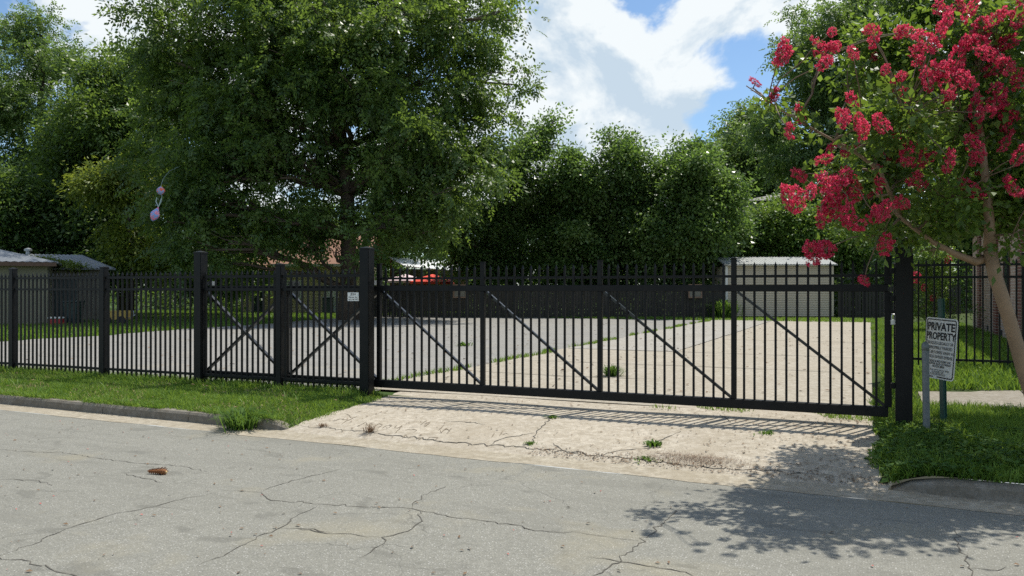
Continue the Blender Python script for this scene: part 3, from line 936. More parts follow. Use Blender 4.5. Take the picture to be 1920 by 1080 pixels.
# return fence running back from the gate post, seen edge on
f3 = tag(empty('picket_fence', (0.40, 9.98, 0.05), R(90)), 'short black fence running back from the right gate post along the drive edge', 'fence')
fence_run(f3, [(0.35, .08, 1.95), (2.5, .08, 1.86), (4.75, .08, 1.86)], 0.0, M['fence'], 0.119)
gp = tag(empty('gate_post', (0.335, FV, 0)), 'thick black square post that the sliding gate closes against', 'post')
put_post(gp, 0, .165, 2.03, M['fence'])
for zz in (1.70, 1.40, 0.45):
    MB().box(-0.13, -0.083, 0.0, 0.06, zz - .03, zz + .03).build('guide_bracket', M['fence'], gp, bevel=.004)

# cantilever sliding gate, its braced tail behind the left fence
GV = 9.86
gate = tag(empty('sliding_gate', (0, GV, 0)), 'wide black cantilever sliding gate with diagonal braces closed across the driveway', 'gate')
GM = M['fence']
B = 1.67
stiles = [0.185 - B * k for k in range(7)]          # right end ... tail end
gl, gr = stiles[-1], stiles[0]
MB().box(gl, gr, -0.045, 0.045, 0.085, 0.195).build('bottom_beam', GM, gate, bevel=.006)
MB().box(gl, gr, -0.032, 0.032, 1.475, 1.555).build('top_track', GM, gate, bevel=.005)
MB().box(stiles[4], gr, -0.018, 0.018, 1.640, 1.672).build('upper_rail', GM, gate)
for k, u in enumerate(stiles):
    w = 0.06 if 0 < k else 0.075
    top = 1.865 if k <= 4 else 1.475
    MB().box(u - w/2, u + w/2, -0.030, 0.030, 0.195, 1.475).build('stile', GM, gate, bevel=.004)
    if k <= 4:
        s = MB().box(u - w/2, u + w/2, -0.030, 0.030, 1.555, top).build('stile_head', GM, gate, bevel=.004)
        link('stile_cap', MB().box(-w/2-.003, w/2+.003, -.033, .033, 0, .012).mesh('stile_cap'), GM, s, (u, 0, top))
pk = picket_mesh(0.195, 1.83); pk.materials.append(GM)
for k in range(4):
    a, b = stiles[k+1], stiles[k]
    for j in range(1, 14):
        link('picket', pk, None, gate, (a + (b - a) * j / 14, -0.012, 0))
    MB().bar((a + .04, 0.03, 1.47), (b - .03, 0.03, 0.20), 0.030, 0.044, (0, 1, 0)).build('brace', M['fence_gloss'], gate)
for k in (4, 5):
    a, b = stiles[k+1], stiles[k]
    MB().bar((a + .03, 0.0, 1.47), (b - .03, 0.0, 0.20), 0.036, 0.052, (0, 1, 0)).build('brace', M['fence_gloss'], gate)
    MB().bar((a + .03, 0.045, 0.20), (b - .03, 0.045, 1.47), 0.036, 0.052, (0, 1, 0)).build('brace', M['fence_gloss'], gate)
# roller brackets on the gate post
for u in (-6.62, -9.72):
    rb = MB().box(u - .05, u + .05, -0.02, 0.11, 1.565, 1.63).build('roller_bracket', M['steel'], gate, (0, -0.03, 0))
    MB().lathe([(.028, -.012), (.03, 0), (.028, .012)], 12, (0, 0, 0)).build('roller', M['steel'], rb, (u, .05, 1.60))
# chain latch and padlock
lt = MB().box(0.20, 0.275, -0.075, -0.050, 1.245, 1.275).build('latch_bar', GM, gate)
pl = tag(empty('padlock', (0.235, GV - 0.11, 1.11)), 'silver padlock hanging on the latch at the right end of the gate', 'padlock')
MB().box(-.028, .028, -.013, .013, 0, .062).build('lock_body', M['silver'], pl, bevel=.006)
MB().tube([(-.017, 0, .06), (-.017, 0, .10), (-.010, 0, .118), (.010, 0, .118), (.017, 0, .10), (.017, 0, .06)], .005, 6).build('shackle', M['silver'], pl)

# ================================================================ signs and bollard
TEXTS = []
def text_later(s, size, loc, mat, parent, align='CENTER', sx=1.0, warp=None, bold=0.0, name='lettering'):
    TEXTS.append((s, size, loc, mat, parent, align, sx, warp, bold, name))
def flush_texts():
    tmp = []
    for (s, size, loc, mat, parent, align, sx, warp, bold, name) in TEXTS:
        cu = bpy.data.curves.new('lettering', 'FONT')
        cu.body = s; cu.size = size; cu.align_x = align; cu.offset = bold; cu.resolution_u = 2
        o = bpy.data.objects.new('lettering_tmp', cu); COL.objects.link(o); tmp.append(o)
    bpy.context.view_layer.update()
    dg = bpy.context.evaluated_depsgraph_get()
    for o, (s, size, loc, mat, parent, align, sx, warp, bold, name) in zip(tmp, TEXTS):
        me = bpy.data.meshes.new_from_object(o.evaluated_get(dg))
        me.materials.clear()
        for vtx in me.vertices:
            x = vtx.co.x * sx + loc[0]; z = vtx.co.y + loc[1]
            y = (warp(x, z) if warp else 0.0) - loc[2]
            vtx.co = (x, y, z)
        link(name, me, mat, parent)
        cu = o.data
        bpy.data.objects.remove(o); bpy.data.curves.remove(cu)
    TEXTS.clear()
def rounded(w, h, r, n=5):
    P = []
    for cx, cz, a0 in ((w/2-r, h/2-r, 0), (-w/2+r, h/2-r, 90), (-w/2+r, -h/2+r, 180), (w/2-r, -h/2+r, 270)):
        for k in range(n + 1):
            a = R(a0 + 90*k/n)
            P.append((cx + r*math.cos(a), cz + r*math.sin(a)))
    return P
# private property sign: bent panel on a green channel post
sg = tag(empty('towing_sign', C3(4.66, 8.72, -0.02), YAW + R(-78)), 'bent white private property towing sign on a green post behind the bollard', 'sign')
pm = MB()
pm.box(-.028, .028, 0.004, .010, -.3, 1.42); pm.box(-.030, -.024, .008, .034, -.3, 1.42); pm.box(.024, .030, .008, .034, -.3, 1.42)
pm.box(-.045, -.030, .030, .034, -.3, 1.42); pm.box(.030, .045, .030, .034, -.3, 1.42)
pm.build('channel_post', M['green_post'], sg, rot=(0, R(-1.5), 0))
W, HH = 0.457, 0.66
warp = lambda x, z: 0.05 * (x/W)**2 * 1.0 + 0.03 * (z/HH) * (x/W) - 0.05 * max(0, -z - .1)**1.5 * (1 if x < 0 else .2) * 4
panel = empty('panel', (0.01, -0.035, 0.88)); panel.parent = sg
panel.rotation_euler = (R(-2), R(2.0), 0)
def panel_sheet(w, h, r, off, name, mat, inner=None):
    if inner is None:
        nx, nz = 14, 18
        V = []; F = []
        P = rounded(w, h, r, 5)
        for i in range(nx + 1):
            for j in range(nz + 1):
                x = -w/2 + w*i/nx; z = -h/2 + h*j/nz
                ex = max(0, abs(x) - (w/2 - r)); ez = max(0, abs(z) - (h/2 - r))
                l = math.hypot(ex, ez)
                if l > r:
                    x = math.copysign(w/2 - r + ex*r/l, x); z = math.copysign(h/2 - r + ez*r/l, z)
                V.append((x, z))
        VV = [(x, warp(x, z) - off, z) for x, z in V] + [(x, warp(x, z) + .0025, z) for x, z in V]
        N = len(V)
        for i in range(nx):
            for j in range(nz):
                a, b, c, d = i*(nz+1)+j, (i+1)*(nz+1)+j, (i+1)*(nz+1)+j+1, i*(nz+1)+j+1
                F.append((a, b, c, d)); F.append((N+d, N+c, N+b, N+a))
        return link(name, np_mesh(name, VV, F), mat, panel)
    A = rounded(w, h, r, 6); Bi = rounded(w - 2*inner, h - 2*inner, max(.003, r - inner), 6)
    def dens(P):
        Q = []
        for a, b in zip(P, P[1:] + P[:1]):
            for k in range(6): Q.append((a[0]+(b[0]-a[0])*k/6, a[1]+(b[1]-a[1])*k/6))
        return Q
    A, Bi = dens(A), dens(Bi); n = len(A)
    VV = [(x, warp(x, z) - off, z) for x, z in A] + [(x, warp(x, z) - off, z) for x, z in Bi]
    F = [(k, (k+1) % n, n + (k+1) % n, n + k) for k in range(n)]
    return link(name, np_mesh(name, VV, F), mat, panel)
panel_sheet(W, HH, .035, 0.0, 'sign_face', M['sign_white'])
panel_sheet(W - .03, HH - .03, .028, 0.003, 'border_line', M['sign_black'], 0.011)
lines = [('PRIVATE', .118, .195, M['sign_black'], .89, .0035), ('PROPERTY', .112, .095, M['sign_black'], .80, .003),
         ('VEHICLES ILLEGALLY OR', .046, .040, M['sign_grey'], .76, .0008), ('IMPROPERLY PARKED', .046, -.010, M['sign_grey'], .83, .0008),
         ('WILL BE TOWED AWAY AT', .046, -.060, M['sign_grey'], .74, .0008), ("VEHICLE OWNER'S EXPENSE", .046, -.108, M['sign_grey'], .66, .0008),
         ('TOWING & RECOVERY INC.', .034, -.152, M['sign_black'], .86, .0006), ('INDUSTRIAL BLVD. SAVANNAH', .034, -.180, M['sign_black'], .74, .0006),
         ('912-233-8898', .034, -.208, M['sign_black'], .9, .0006),
         ('24 HRS A DAY 7 DAYS A WEEK', .028, -.244, M['sign_grey'], .84, .0002), ('TOWING FEE', .028, -.268, M['sign_grey'], 1.0, .0002), ('STORAGE PER DAY', .028, -.290, M['sign_grey'], .9, .0002)]
for s, size, z, m, sx, bold in lines:
    text_later(s, size, (0, z, 0.0035), m, panel, 'CENTER', sx, warp, bold)
for z in (-.25, .26):
    MB().lathe([(.009, 0), (.009, .004), (.004, .007)], 8).build('bolt', M['steel'], panel, (0, -.004, z), rot=(R(90), 0, 0))
# bollard
bo = tag(empty('bollard', C3(4.28, 8.30, -0.06)), 'grey galvanised pipe bollard standing in the weeds before the sign', 'bollard')
MB().lathe([(.034, -.3), (.034, .965)], 20).build('pipe', M['old_steel'], bo, smooth=False, rot=(0, R(-.6), 0))
MB().lathe([(.0365, .93), (.0365, .975), (.031, 1.0), (.018, 1.016), (.003, 1.021)], 20).build('cap', M['old_steel'], bo, smooth=True, rot=(0, R(-.6), 0))
# installer's plate wired to the left fence
ip = tag(empty('contractor_plate', (-6.80, FV - 0.022, 1.395)), 'small white fence contractor plate wired to the pickets beside the tall post', 'sign')
MB().box(-.095, .095, -.002, .002, -.062, .062).build('plate', M['sign_white'], ip)
text_later('JDH', .05, (0, .020, .0035), M['sign_black'], ip, 'CENTER', 1.0, None, .001)
text_later('Fences, Inc.', .034, (0, -.018, .0035), M['sign_black'], ip, 'CENTER', .98, None, .0004)
text_later('(912) 748-1007', .028, (0, -.050, .0035), M['sign_black'], ip, 'CENTER', .9, None, .0003)
flush_texts()

# ================================================================ trees
def unit(a):
    return a / (np.linalg.norm(a, axis=-1, keepdims=True) + 1e-9)
def leaf_quads(p, d, upv, L, W, fold=0.25):
    """rhombic leaves from p along d; two faces folded on the midrib"""
    s = unit(np.cross(d, upv)); nrm = np.cross(s, d)
    L = L[:, None]; W = W[:, None]
    a = p
    b = p + d*L*.45 + s*W*.5 - nrm*W*fold
    c = p + d*L
    e = p + d*L*.45 - s*W*.5 - nrm*W*fold
    return np.stack([a, b, c, e], 1)
def n3(p, f):
    x, y, z = p[:, 0]*f, p[:, 1]*f, p[:, 2]*f
    return (np.sin(x*1.9 + np.sin(y*1.3)*1.5) + np.sin(y*2.1 + np.sin(z*1.7)*1.5 + 1) + np.sin(z*2.3 + np.sin(x*1.1)*1.5 + 2)) / 3
def crown_mesh(name, lobes, n_leaf, L, W, cr=0.5, per=40, droop=0.5, compound=0, shell=0.55, gap=-0.15, gf=0.8, flat=0.75):
    lob = np.array(lobes)                       # x y z r
    wgt = lob[:, 3]**2.1; wgt /= wgt.sum()
    per_c = per * (compound if compound else 1)
    ncl = int(n_leaf / per_c * 1.5)
    li = RNG.choice(len(lob), ncl, p=wgt)
    dirs = unit(RNG.normal(size=(ncl, 3)))
    rad = lob[li, 3] * (shell * RNG.random(ncl)**.35 + (1 - shell) * RNG.random(ncl)) * RNG.uniform(.85, 1.18, ncl)
    cc = lob[li, :3] + dirs * rad[:, None] * np.array([1, 1, flat + .15])
    keep = n3(cc, gf) > gap
    cc, dirs = cc[keep], dirs[keep]
    m = min(len(cc), int(n_leaf / per_c))
    cc, dirs = cc[:m], dirs[:m]
    n = m * per
    ci = np.repeat(np.arange(m), per)
    off = RNG.normal(size=(n, 3)) * cr * np.array([1, 1, .65]) * RNG.uniform(.5, 1.3, m)[ci][:, None]
    p = cc[ci] + off
    d = unit(dirs[ci]*.5 + unit(off)*.6 + RNG.normal(size=(n, 3))*.55 + np.array([0, 0, -droop]))
    up = unit(np.array([0, 0, 1.0]) + RNG.normal(size=(n, 3))*.75)
    if compound:
        k = compound
        s = unit(np.cross(d, up)); nr = np.cross(s, d)
        t = np.linspace(.15, 1.0, k)
        side = np.where(np.arange(k) % 2 == 0, 1.0, -1.0); side[-1] = 0
        rl = L * 2.6 * RNG.uniform(.7, 1.2, n)
        P = p[:, None, :] + d[:, None, :]*(t[None, :]*rl[:, None])[:, :, None] + np.array([0, 0, -1.0])*(t**2)[None, :, None]*(.16*rl)[:, None, None]
        DD = unit(d[:, None, :]*.55 + s[:, None, :]*side[None, :, None] + np.array([0, 0, -.35]) + RNG.normal(size=(n, k, 3))*.15)
        UU = np.repeat(nr[:, None, :], k, 1) + RNG.normal(size=(n, k, 3))*.3
        Q = leaf_quads(P.reshape(-1, 3), DD.reshape(-1, 3), UU.reshape(-1, 3), L*RNG.uniform(.7, 1.25, n*k), W*RNG.uniform(.7, 1.25, n*k))
    else:
        Q = leaf_quads(p, d, up, L*RNG.uniform(.6, 1.3, n), W*RNG.uniform(.6, 1.3, n))
    V = Q.reshape(-1, 3)
    return V, np.arange(len(V)).reshape(-1, 4), cc
def curve(a, b, n=6, sag=0.15, jit=0.06):
    a = Vector(a); b = Vector(b); L = (b - a).length
    pts = []
    for i in range(n + 1):
        t = i / n
        p = a.lerp(b, t) + Vector((0, 0, 1)) * (math.sin(math.pi * t) * sag * L)
        if 0 < i < n: p += Vector(RNG.normal(0, jit * L / n * 2, 3))
        pts.append(p)
    return pts
def tree(name, label, cat, base, trunk, tr, lobes, n_leaf, L, W, mat, bark, group=None, limb_r=0.10, twigs=3, sides=7, **kw):
    """trunk: site points from the ground up; lobes: (x, y, z, r) in the site frame"""
    root = tag(empty(name, base), label, cat, group)
    bv = Vector(base)
    sat = []
    for (x, y, z, r) in lobes:
        for k in range(3):
            dv = Vector(RNG.normal(size=3)); dv.z = dv.z * .8 + .25; dv.normalize()
            rr = r * RNG.uniform(.22, .42)
            q = Vector((x, y, z)) + dv * r * RNG.uniform(.95, 1.22)
            if q.z > 1.8: sat.append((q.x, q.y, q.z, rr))
    V, F, cc = crown_mesh(name, list(lobes) + sat, n_leaf, L, W, **kw)
    mb = MB()
    trunk = [Vector(p) for p in trunk]
    nT = len(trunk)
    mb.tube([p - bv for p in trunk], [tr * (1.35 if i == 0 else 1 - .55 * i / (nT - 1)) for i in range(nT)], sides + 3)
    for (x, y, z, r) in lobes:
        c = Vector((x, y, z))
        cand = [p for p in trunk[1:] if p.z < z - .1 * r] or [trunk[1]]
        s = min(cand, key=lambda p: (p - c).length + .3 * abs(p.z - z))
        pts = curve(s, c, 6, .06)
        lr = limb_r * min(1.3, .6 + .15 * r)
        mb.tube([p - bv for p in pts], [lr * (1 - .72 * i / 6) for i in range(7)], sides)
        for k in range(twigs):
            dv = Vector(RNG.normal(size=3)); dv.z = abs(dv.z) * .6; dv.normalize()
            q = c + dv * r * RNG.uniform(.6, .95)
            j = int(RNG.integers(3, 6))
            pts2 = curve(pts[j], q, 4, .03)
            mb.tube([p - bv for p in pts2], [lr * .32 * (1 - .75 * i / 4) for i in range(5)], 5)
    mb.build('trunk', bark, root, smooth=True)
    link('crown', np_mesh('crown', V - np.array(base), F), mat, root)
    return root
def lobes_at(Y, L, dy=2.0, seed=0):
    rg = np.random.default_rng(seed + 3)
    out = []
    for X, z, r in L:
        yy = Y + rg.uniform(-dy, dy)
        k = yy / Y
        p = C3(X * k, yy, 1.5 + (z - 1.5) * k)
        out.append((p.x, p.y, p.z, r))
    return out
def T(X, Y, *zs):
    return [C3(X + dx, Y, z) for dx, z in zs]
PECAN = [
   (-10.6,15.4,3.5),(-14.3,14.3,2.9),(-7.4,16.4,3.5),(-4.2,15.1,1.6),(-16.7,13.0,2.4),(-17.5,14.3,1.6),(-1.9,14.1,2.1),(0.0,14.9,1.3),(0.1,11.7,1.2),(-14.1,10.9,3.2),(-10.6,11.7,3.2),(-6.9,11.7,2.9),(-3.7,11.4,2.7),(-1.1,9.8,1.9),(-16.7,9.3,2.7),(-13.8,7.7,3.2),(-14.9,5.3,2.7),(-12.7,4.2,2.0),(-16.7,5.8,2.1),(-10.1,7.9,2.1),(-6.4,7.9,2.9),(-4.2,7.2,2.4),(-5.3,5.8,2.1),(-2.9,7.9,2.1),(-6.7,5.0,1.1),(-10.6,4.5,1.5),(-1.6,7.4,1.6),(-3.7,5.1,1.5),(-9.8,4.4,1.0),(-12.7,17.0,2.9),(-4.8,17.5,2.7),(-1.6,16.4,1.9)
]
L1 = [
   (-33.6,16.9,2.2),(-32.1,19.1,1.8),(-31.0,16.9,1.8),(-33.9,13.3,2.2),(-31.0,14.0,1.6),(-35.0,19.1,1.5),(-32.8,10.4,2.2),(-35.0,8.9,2.2),(-36.5,14.0,2.9),(-37.2,18.4,2.2)
]
L2 = [
   (-25.2,14.5,2.0),(-22.9,15.2,1.7),(-25.9,11.6,2.3),(-23.2,11.9,2.7),(-24.9,8.6,2.3),(-27.9,10.2,1.3),(-27.2,7.9,2.0),(-21.9,8.9,2.0)
]
L3 = [
   (-28.1,6.0,2.5),(-25.3,5.3,2.5),(-22.8,5.0,2.5),(-29.0,4.1,1.6),(-21.2,3.5,1.9),(-25.0,3.2,1.9),(-30.9,6.6,2.5),(-19.6,2.8,1.6),(-18.1,2.2,1.4),(-16.2,2.2,1.2)
]
L4 = [
   (-21.4,7.3,1.3),(-20.8,5.9,1.6),(-22.3,7.0,1.0),(-19.7,4.3,1.6),(-20.3,7.6,1.0),(-18.8,3.3,1.3)
]
C1 = [
   (-1.9,5.3,2.0),(0.0,8.1,1.7),(1.2,9.9,1.0),(2.0,10.9,.5),(2.5,11.6,.3),(1.6,6.0,2.2),(-2.5,3.2,1.7),(0.0,3.5,1.9),(-3.4,4.7,1.4),(2.2,8.1,1.2)
]
C2 = [
   (4.6,6.8,2.3),(6.7,8.6,1.4),(6.4,9.7,0.9),(5.5,10.3,.35),(3.1,9.1,.35),(3.7,7.7,1.4),(4.0,4.3,2.3),(6.7,4.9,2.3),(7.5,7.1,1.2),(5.5,3.1,1.8),(3.1,3.1,1.5)
]
C3L = [
   (9.9,7.6,1.8),(10.2,9.4,.45),(9.6,9.0,.5),(10.8,9.2,.4),(11.3,6.4,1.6),(9.0,7.9,1.2),(10.2,4.9,2.5),(8.4,4.6,1.6),(11.9,4.6,1.3),(9.9,3.1,1.6),(8.1,3.1,1.3)
]
DL = [
   (15.3,5.3,1.6),(14.2,3.8,1.6),(16.8,5.0,1.4),(16.2,3.5,1.4),(18.1,4.1,1.4),(19.6,3.8,1.4),(18.7,2.8,1.2)
]
R1 = [
   (23.0,16.0,1.4),(21.2,17.2,1.0),(21.0,14.5,2.6),(19.8,12.2,2.6),(23.4,13.6,2.4),(22.5,10.7,2.4),(24.8,11.2,2.1)
]
R2 = [
   (20.4,17.1,1.5),(20.0,18.6,1.1),(19.3,10.7,1.7),(21.2,11.1,1.9),(17.8,13.0,1.1),(24.6,22,2.2),(22.7,20.1,2.5),(21.9,17.1,2.3),(21.0,14.5,1.5),(24.2,16.4,3.0),(25.3,19.8,2.3),(23.8,11.1,2.3),(25.7,13.3,3.0),(26.1,8.4,3.0),(23.1,7.3,1.9),(22.7,12.6,1.5)
]
R3 = [
   (27.9,19.5,2.4),(30.7,19.5,2.4),(26.2,20.6,2.1),(28.6,13.3,3.1),(31.4,10.6,3.1),(27.6,9.2,2.8),(33.1,16.1,2.8),(30.7,5.7,2.8),(34.5,9.9,3.5),(26.6,5.1,2.4)
]
PECAN_FRONT = [(-9.6, 7.4, 1.0), (-13.2, 6.4, 1.6), (-11.6, 8.0, 1.5), (-10.2, 4.5, .8), (-6.6, 4.0, .7), (-5.3, 4.3, .9), (-4.0, 4.1, .8), (-8.05, 3.3, .5), (-6.5, 2.75, .38), (-13.4, 2.6, .7), (-13.0, 3.6, 1.2), (-14.8, 3.3, 1.2), (-11.4, 4.6, 1.1), (-9.6, 5.2, 1.0), (-15.8, 4.6, 1.4), (-4.2, 5.0, 1.2), (-2.8, 5.8, 1.2), (-8.8, 10.2, 1.6), (-9.6, 11.5, 2.2), (-6.6, 10.6, 2.0), (-8.2, 13.6, 2.4), (-5.6, 13.2, 2.0), (-11.4, 13.6, 2.2), (-5.8, 6.9, 1.1), (-10.6, 6.6, 1.4), (-12.4, 9.6, 2.0), (-4.6, 8.6, 1.6), (-6.4, 3.4, .7), (-9.6, 3.6, .7)]
tree('pecan_tree', 'huge pecan tree with a thick grey trunk behind the left gate post', 'tree', C3(-8.15, 40, -0.03),
     T(-8.15, 40, (0, -.1), (0, 1.5), (.02, 4.0), (-.05, 6.2), (-.3, 8.5), (-.6, 11), (-.9, 14), (-1.3, 17)), .46,
     lobes_at(40, PECAN, 2.6, 1) + lobes_at(36.8, PECAN_FRONT, .8, 2), 262000, .235, .118, M['pecan_leaf'], M['bark'], limb_r=.19, twigs=4, cr=.42, per=9, compound=7, droop=.35, gap=-.05, gf=1.0)
tree('tall_tree', 'tall airy pale tree at the left edge behind the grey roofs', 'tree', C3(-33.5, 56, -0.03),
     T(-33.5, 56, (0, -.1), (.1, 5), (.3, 9), (.5, 13), (.8, 17)), .35, lobes_at(55, L1, 2, 2), 62000, .22, .105, M['pale_leaf'], M['bark_dark'],
     'trees behind the lot', .17, 4, cr=.55, per=6, compound=7, droop=.5, gap=-.05, gf=.8)
tree('leafy_tree', 'mid green tree between the tall left tree and the pecan', 'tree', C3(-24.4, 50.5, -0.03),
     T(-24.4, 50.5, (0, -.1), (.1, 3.5), (.2, 7), (.3, 11), (.3, 14)), .32, lobes_at(50, L2, 2, 3), 70000, .27, .14, M['pecan_leaf'], M['bark_dark'],
     'trees behind the lot', .15, 3, cr=.55, per=40, droop=.4, gap=-.25)
tree('dark_tree', 'low dark tree mass behind the grey metal roofs', 'tree', C3(-25, 48, -0.03),
     T(-25, 48, (0, -.1), (.1, 2), (.2, 4), (.2, 6)), .3, lobes_at(47, L3, 1.6, 4), 70000, .27, .15, M['dark_leaf'], M['bark_dark'],
     'trees behind the lot', .12, 3, cr=.6, per=40, droop=.4, gap=-.5)
tree('yellow_tree', 'yellow green young tree left of the caught balloons', 'tree', C3(-20.4, 43, -0.03),
     T(-20.4, 43, (0, -.1), (.1, 2), (.0, 4), (-.2, 6.5)), .14, lobes_at(43, L4, 1.0, 5), 18000, .26, .12, M['yellow_leaf'], M['bark_dark'],
     'trees behind the lot', .07, 3, cr=.5, per=34, droop=.5, gap=-.1)
tree('vine_tree', 'thin leafy tree with sprigs right of the pecan, above the white roof', 'tree', C3(-.2, 47.5, -0.03),
     T(-.2, 47.5, (0, -.1), (.1, 2.5), (.4, 5), (.8, 8)), .2, lobes_at(47, C1, 1.2, 6), 60000, .20, .13, M['vine_leaf'], M['bark_dark'],
     'vine covered trees behind the board fence', .1, 4, cr=.45, per=34, droop=.35, gap=-.3)
tree('vine_tree', 'vine smothered tree with one rounded top in the centre', 'tree', C3(5.6, 46.5, -0.03),
     T(5.6, 46.5, (0, -.1), (.0, 2.5), (.3, 5), (.7, 8)), .22, lobes_at(46, C2, 1.0, 7), 70000, .20, .135, M['vine_leaf'], M['bark_dark'],
     'vine covered trees behind the board fence', .1, 3, cr=.38, per=34, droop=.45, gap=-.6, shell=.8)
tree('vine_tree', 'dense vine covered tree standing left above the metal shed', 'tree', C3(10.0, 45.8, -0.03),
     T(10.0, 45.8, (0, -.1), (.0, 2.5), (.1, 5), (0, 7)), .22, lobes_at(45, C3L, .8, 8), 70000, .20, .135, M['vine_leaf'], M['bark_dark'],
     'vine covered trees behind the board fence', .1, 3, cr=.38, per=34, droop=.45, gap=-.6, shell=.8)
tree('shrub', 'bright green spreading shrub behind the metal shed roof', 'shrub', C3(16.5, 47.5, -0.03),
     T(16.5, 47.5, (0, -.1), (.0, 1.2), (.1, 2.4), (0, 3.6)), .12, lobes_at(47, DL, .7, 9), 40000, .21, .12, M['bright_leaf'], M['bark_dark'],
     None, .07, 3, cr=.42, per=34, droop=.4, gap=-.5)
tree('far_tree', 'hazy distant tree left above the grey hip roof', 'tree', C3(22, 73, -0.03),
     T(22, 73, (0, -.1), (.1, 5), (.2, 9), (.2, 13)), .35, lobes_at(72, R1, 2, 10), 34000, .34, .17, M['pale_leaf'], M['bark_dark'],
     'trees behind the lot', .16, 4, cr=.6, per=6, compound=7, droop=.4, gap=-.25)
tree('tall_tree', 'tall tree with open feathery crown behind the red blossoms', 'tree', C3(25, 57.5, -0.03),
     T(25, 57.5, (0, -.1), (.0, 5), (-.2, 10), (-.6, 15), (-.8, 19)), .38, lobes_at(57, R2, 2, 11), 76000, .26, .13, M['pale_leaf'], M['bark_dark'],
     'trees behind the lot', .18, 4, cr=.55, per=6, compound=7, droop=.5, gap=-.1, gf=.7)
tree('dark_tree', 'dark tree behind the crape myrtle at the right edge', 'tree', C3(30, 53, -0.03),
     T(30, 53, (0, -.1), (.0, 5), (.2, 10), (.4, 15), (.4, 19)), .4, lobes_at(52, R3, 2, 12), 64000, .32, .16, M['dark_leaf'], M['bark_dark'],
     'trees behind the lot', .2, 4, cr=.6, per=36, droop=.4, gap=-.2)

def leaf_mass(name, lobes, n, L, W, mat, label, **kw):
    V, F, cc = crown_mesh(name, lobes, n, L, W, **kw)
    return tag(link(name, np_mesh(name, V, F), mat), label, 'undergrowth', kind='stuff')
rg = np.random.default_rng(77)
ug = []
for k in range(46):
    X = -30 + k * 1.25
    Y = 46.5 + rg.uniform(-1.2, 1.5) if X > -2.2 else 60 + rg.uniform(0, 4)
    q = C3(X, Y, rg.uniform(.6, 2.2)); ug.append((q.x, q.y, q.z, rg.uniform(1.3, 2.1)))
leaf_mass('undergrowth', ug, 46000, .24, .15, M['dark_leaf'], 'dark tangled undergrowth behind the board fence and houses', cr=.5, per=34, droop=.3, gap=-.9)
bg = []
for k in range(16):
    X = -21 + k * .95
    q = C3(X, 57 + rg.uniform(-1, 2), rg.uniform(3.0, 6.5)); bg.append((q.x, q.y, q.z, rg.uniform(1.3, 2.0)))
leaf_mass('backlit_thicket', bg, 30000, .26, .15, M['bright_leaf'], 'bright backlit thicket seen under the pecan branches', cr=.5, per=34, droop=.3, gap=-.7)
wd = []
for k in range(70):
    X = -95 + k * 2.75
    Y = 95 + rg.uniform(-8, 8)
    for z in (2.0, rg.uniform(4.5, 8.0)):
        q = C3(X, Y, z); wd.append((q.x, q.y, q.z, rg.uniform(2.4, 3.8)))
leaf_mass('distant_woods', wd, 60000, .55, .34, M['dark_leaf'], 'distant dark wood closing the horizon behind the houses', cr=1.0, per=34, droop=.3, gap=-.9)

# ---------------------------------------------------------------- crape myrtle at the kerb, in full bloom
# (metres right, metres ahead, height, radius) from where the photographer stands
MYRTLE = [(6.15,9.0,3.0,.6), (6.7,9.6,3.6,.7), (6.35,8.6,2.5,.5), (6.95,9.2,2.8,.6), (6.2,9.9,3.3,.6), (7.2,10.2,2.9,.6), (3.8,8.6,2.7,.34), (4.3,8.6,3.1,.42), (4.8,8.7,2.6,.42), (4.1,8.4,3.6,.4), (5.2,8.5,3.4,.5), (5.6,7.2,2.8,.55), (5.9,7.8,3.5,.6), (6.1,7.0,2.4,.5), (5.7,8.6,2.5,.45), (3.6,7.9,3.9,.3),
  (3.25,7.66,3.50,0.28), (3.72,7.79,3.79,0.36), (3.99,7.32,3.70,0.44), (4.20,6.96,3.64,0.42), (3.23,6.59,2.91,0.35), (3.96,7.11,3.02,0.47), (4.37,7.15,2.89,0.43),
  (2.96,6.75,2.86,0.22), (2.77,6.84,2.47,0.18), (3.35,7.78,2.29,0.23), (3.60,7.54,2.52,0.38), (3.74,6.88,2.24,0.41), (4.39,7.20,2.28,0.41), (3.92,7.87,2.14,0.29),
  (4.47,7.83,2.09,0.31), (5.21,7.85,3.29,0.68), (4.78,7.13,2.41,0.52), (4.98,7.29,3.84,0.53), (2.86,7.36,3.62,0.15), (3.18,6.94,1.97,0.14), (3.76,7.27,1.85,0.12),
  (2.64,7.10,2.93,0.12), (2.56,7.42,3.13,0.11), (2.25,7.06,3.17,0.07), (2.18,7.26,3.32,0.05), (4.92,7.89,4.45,0.47), (4.13,7.50,4.35,0.36), (3.01,7.57,2.87,0.18),
  (3.47,7.70,2.74,0.26), (4.25,6.82,1.97,0.18)]
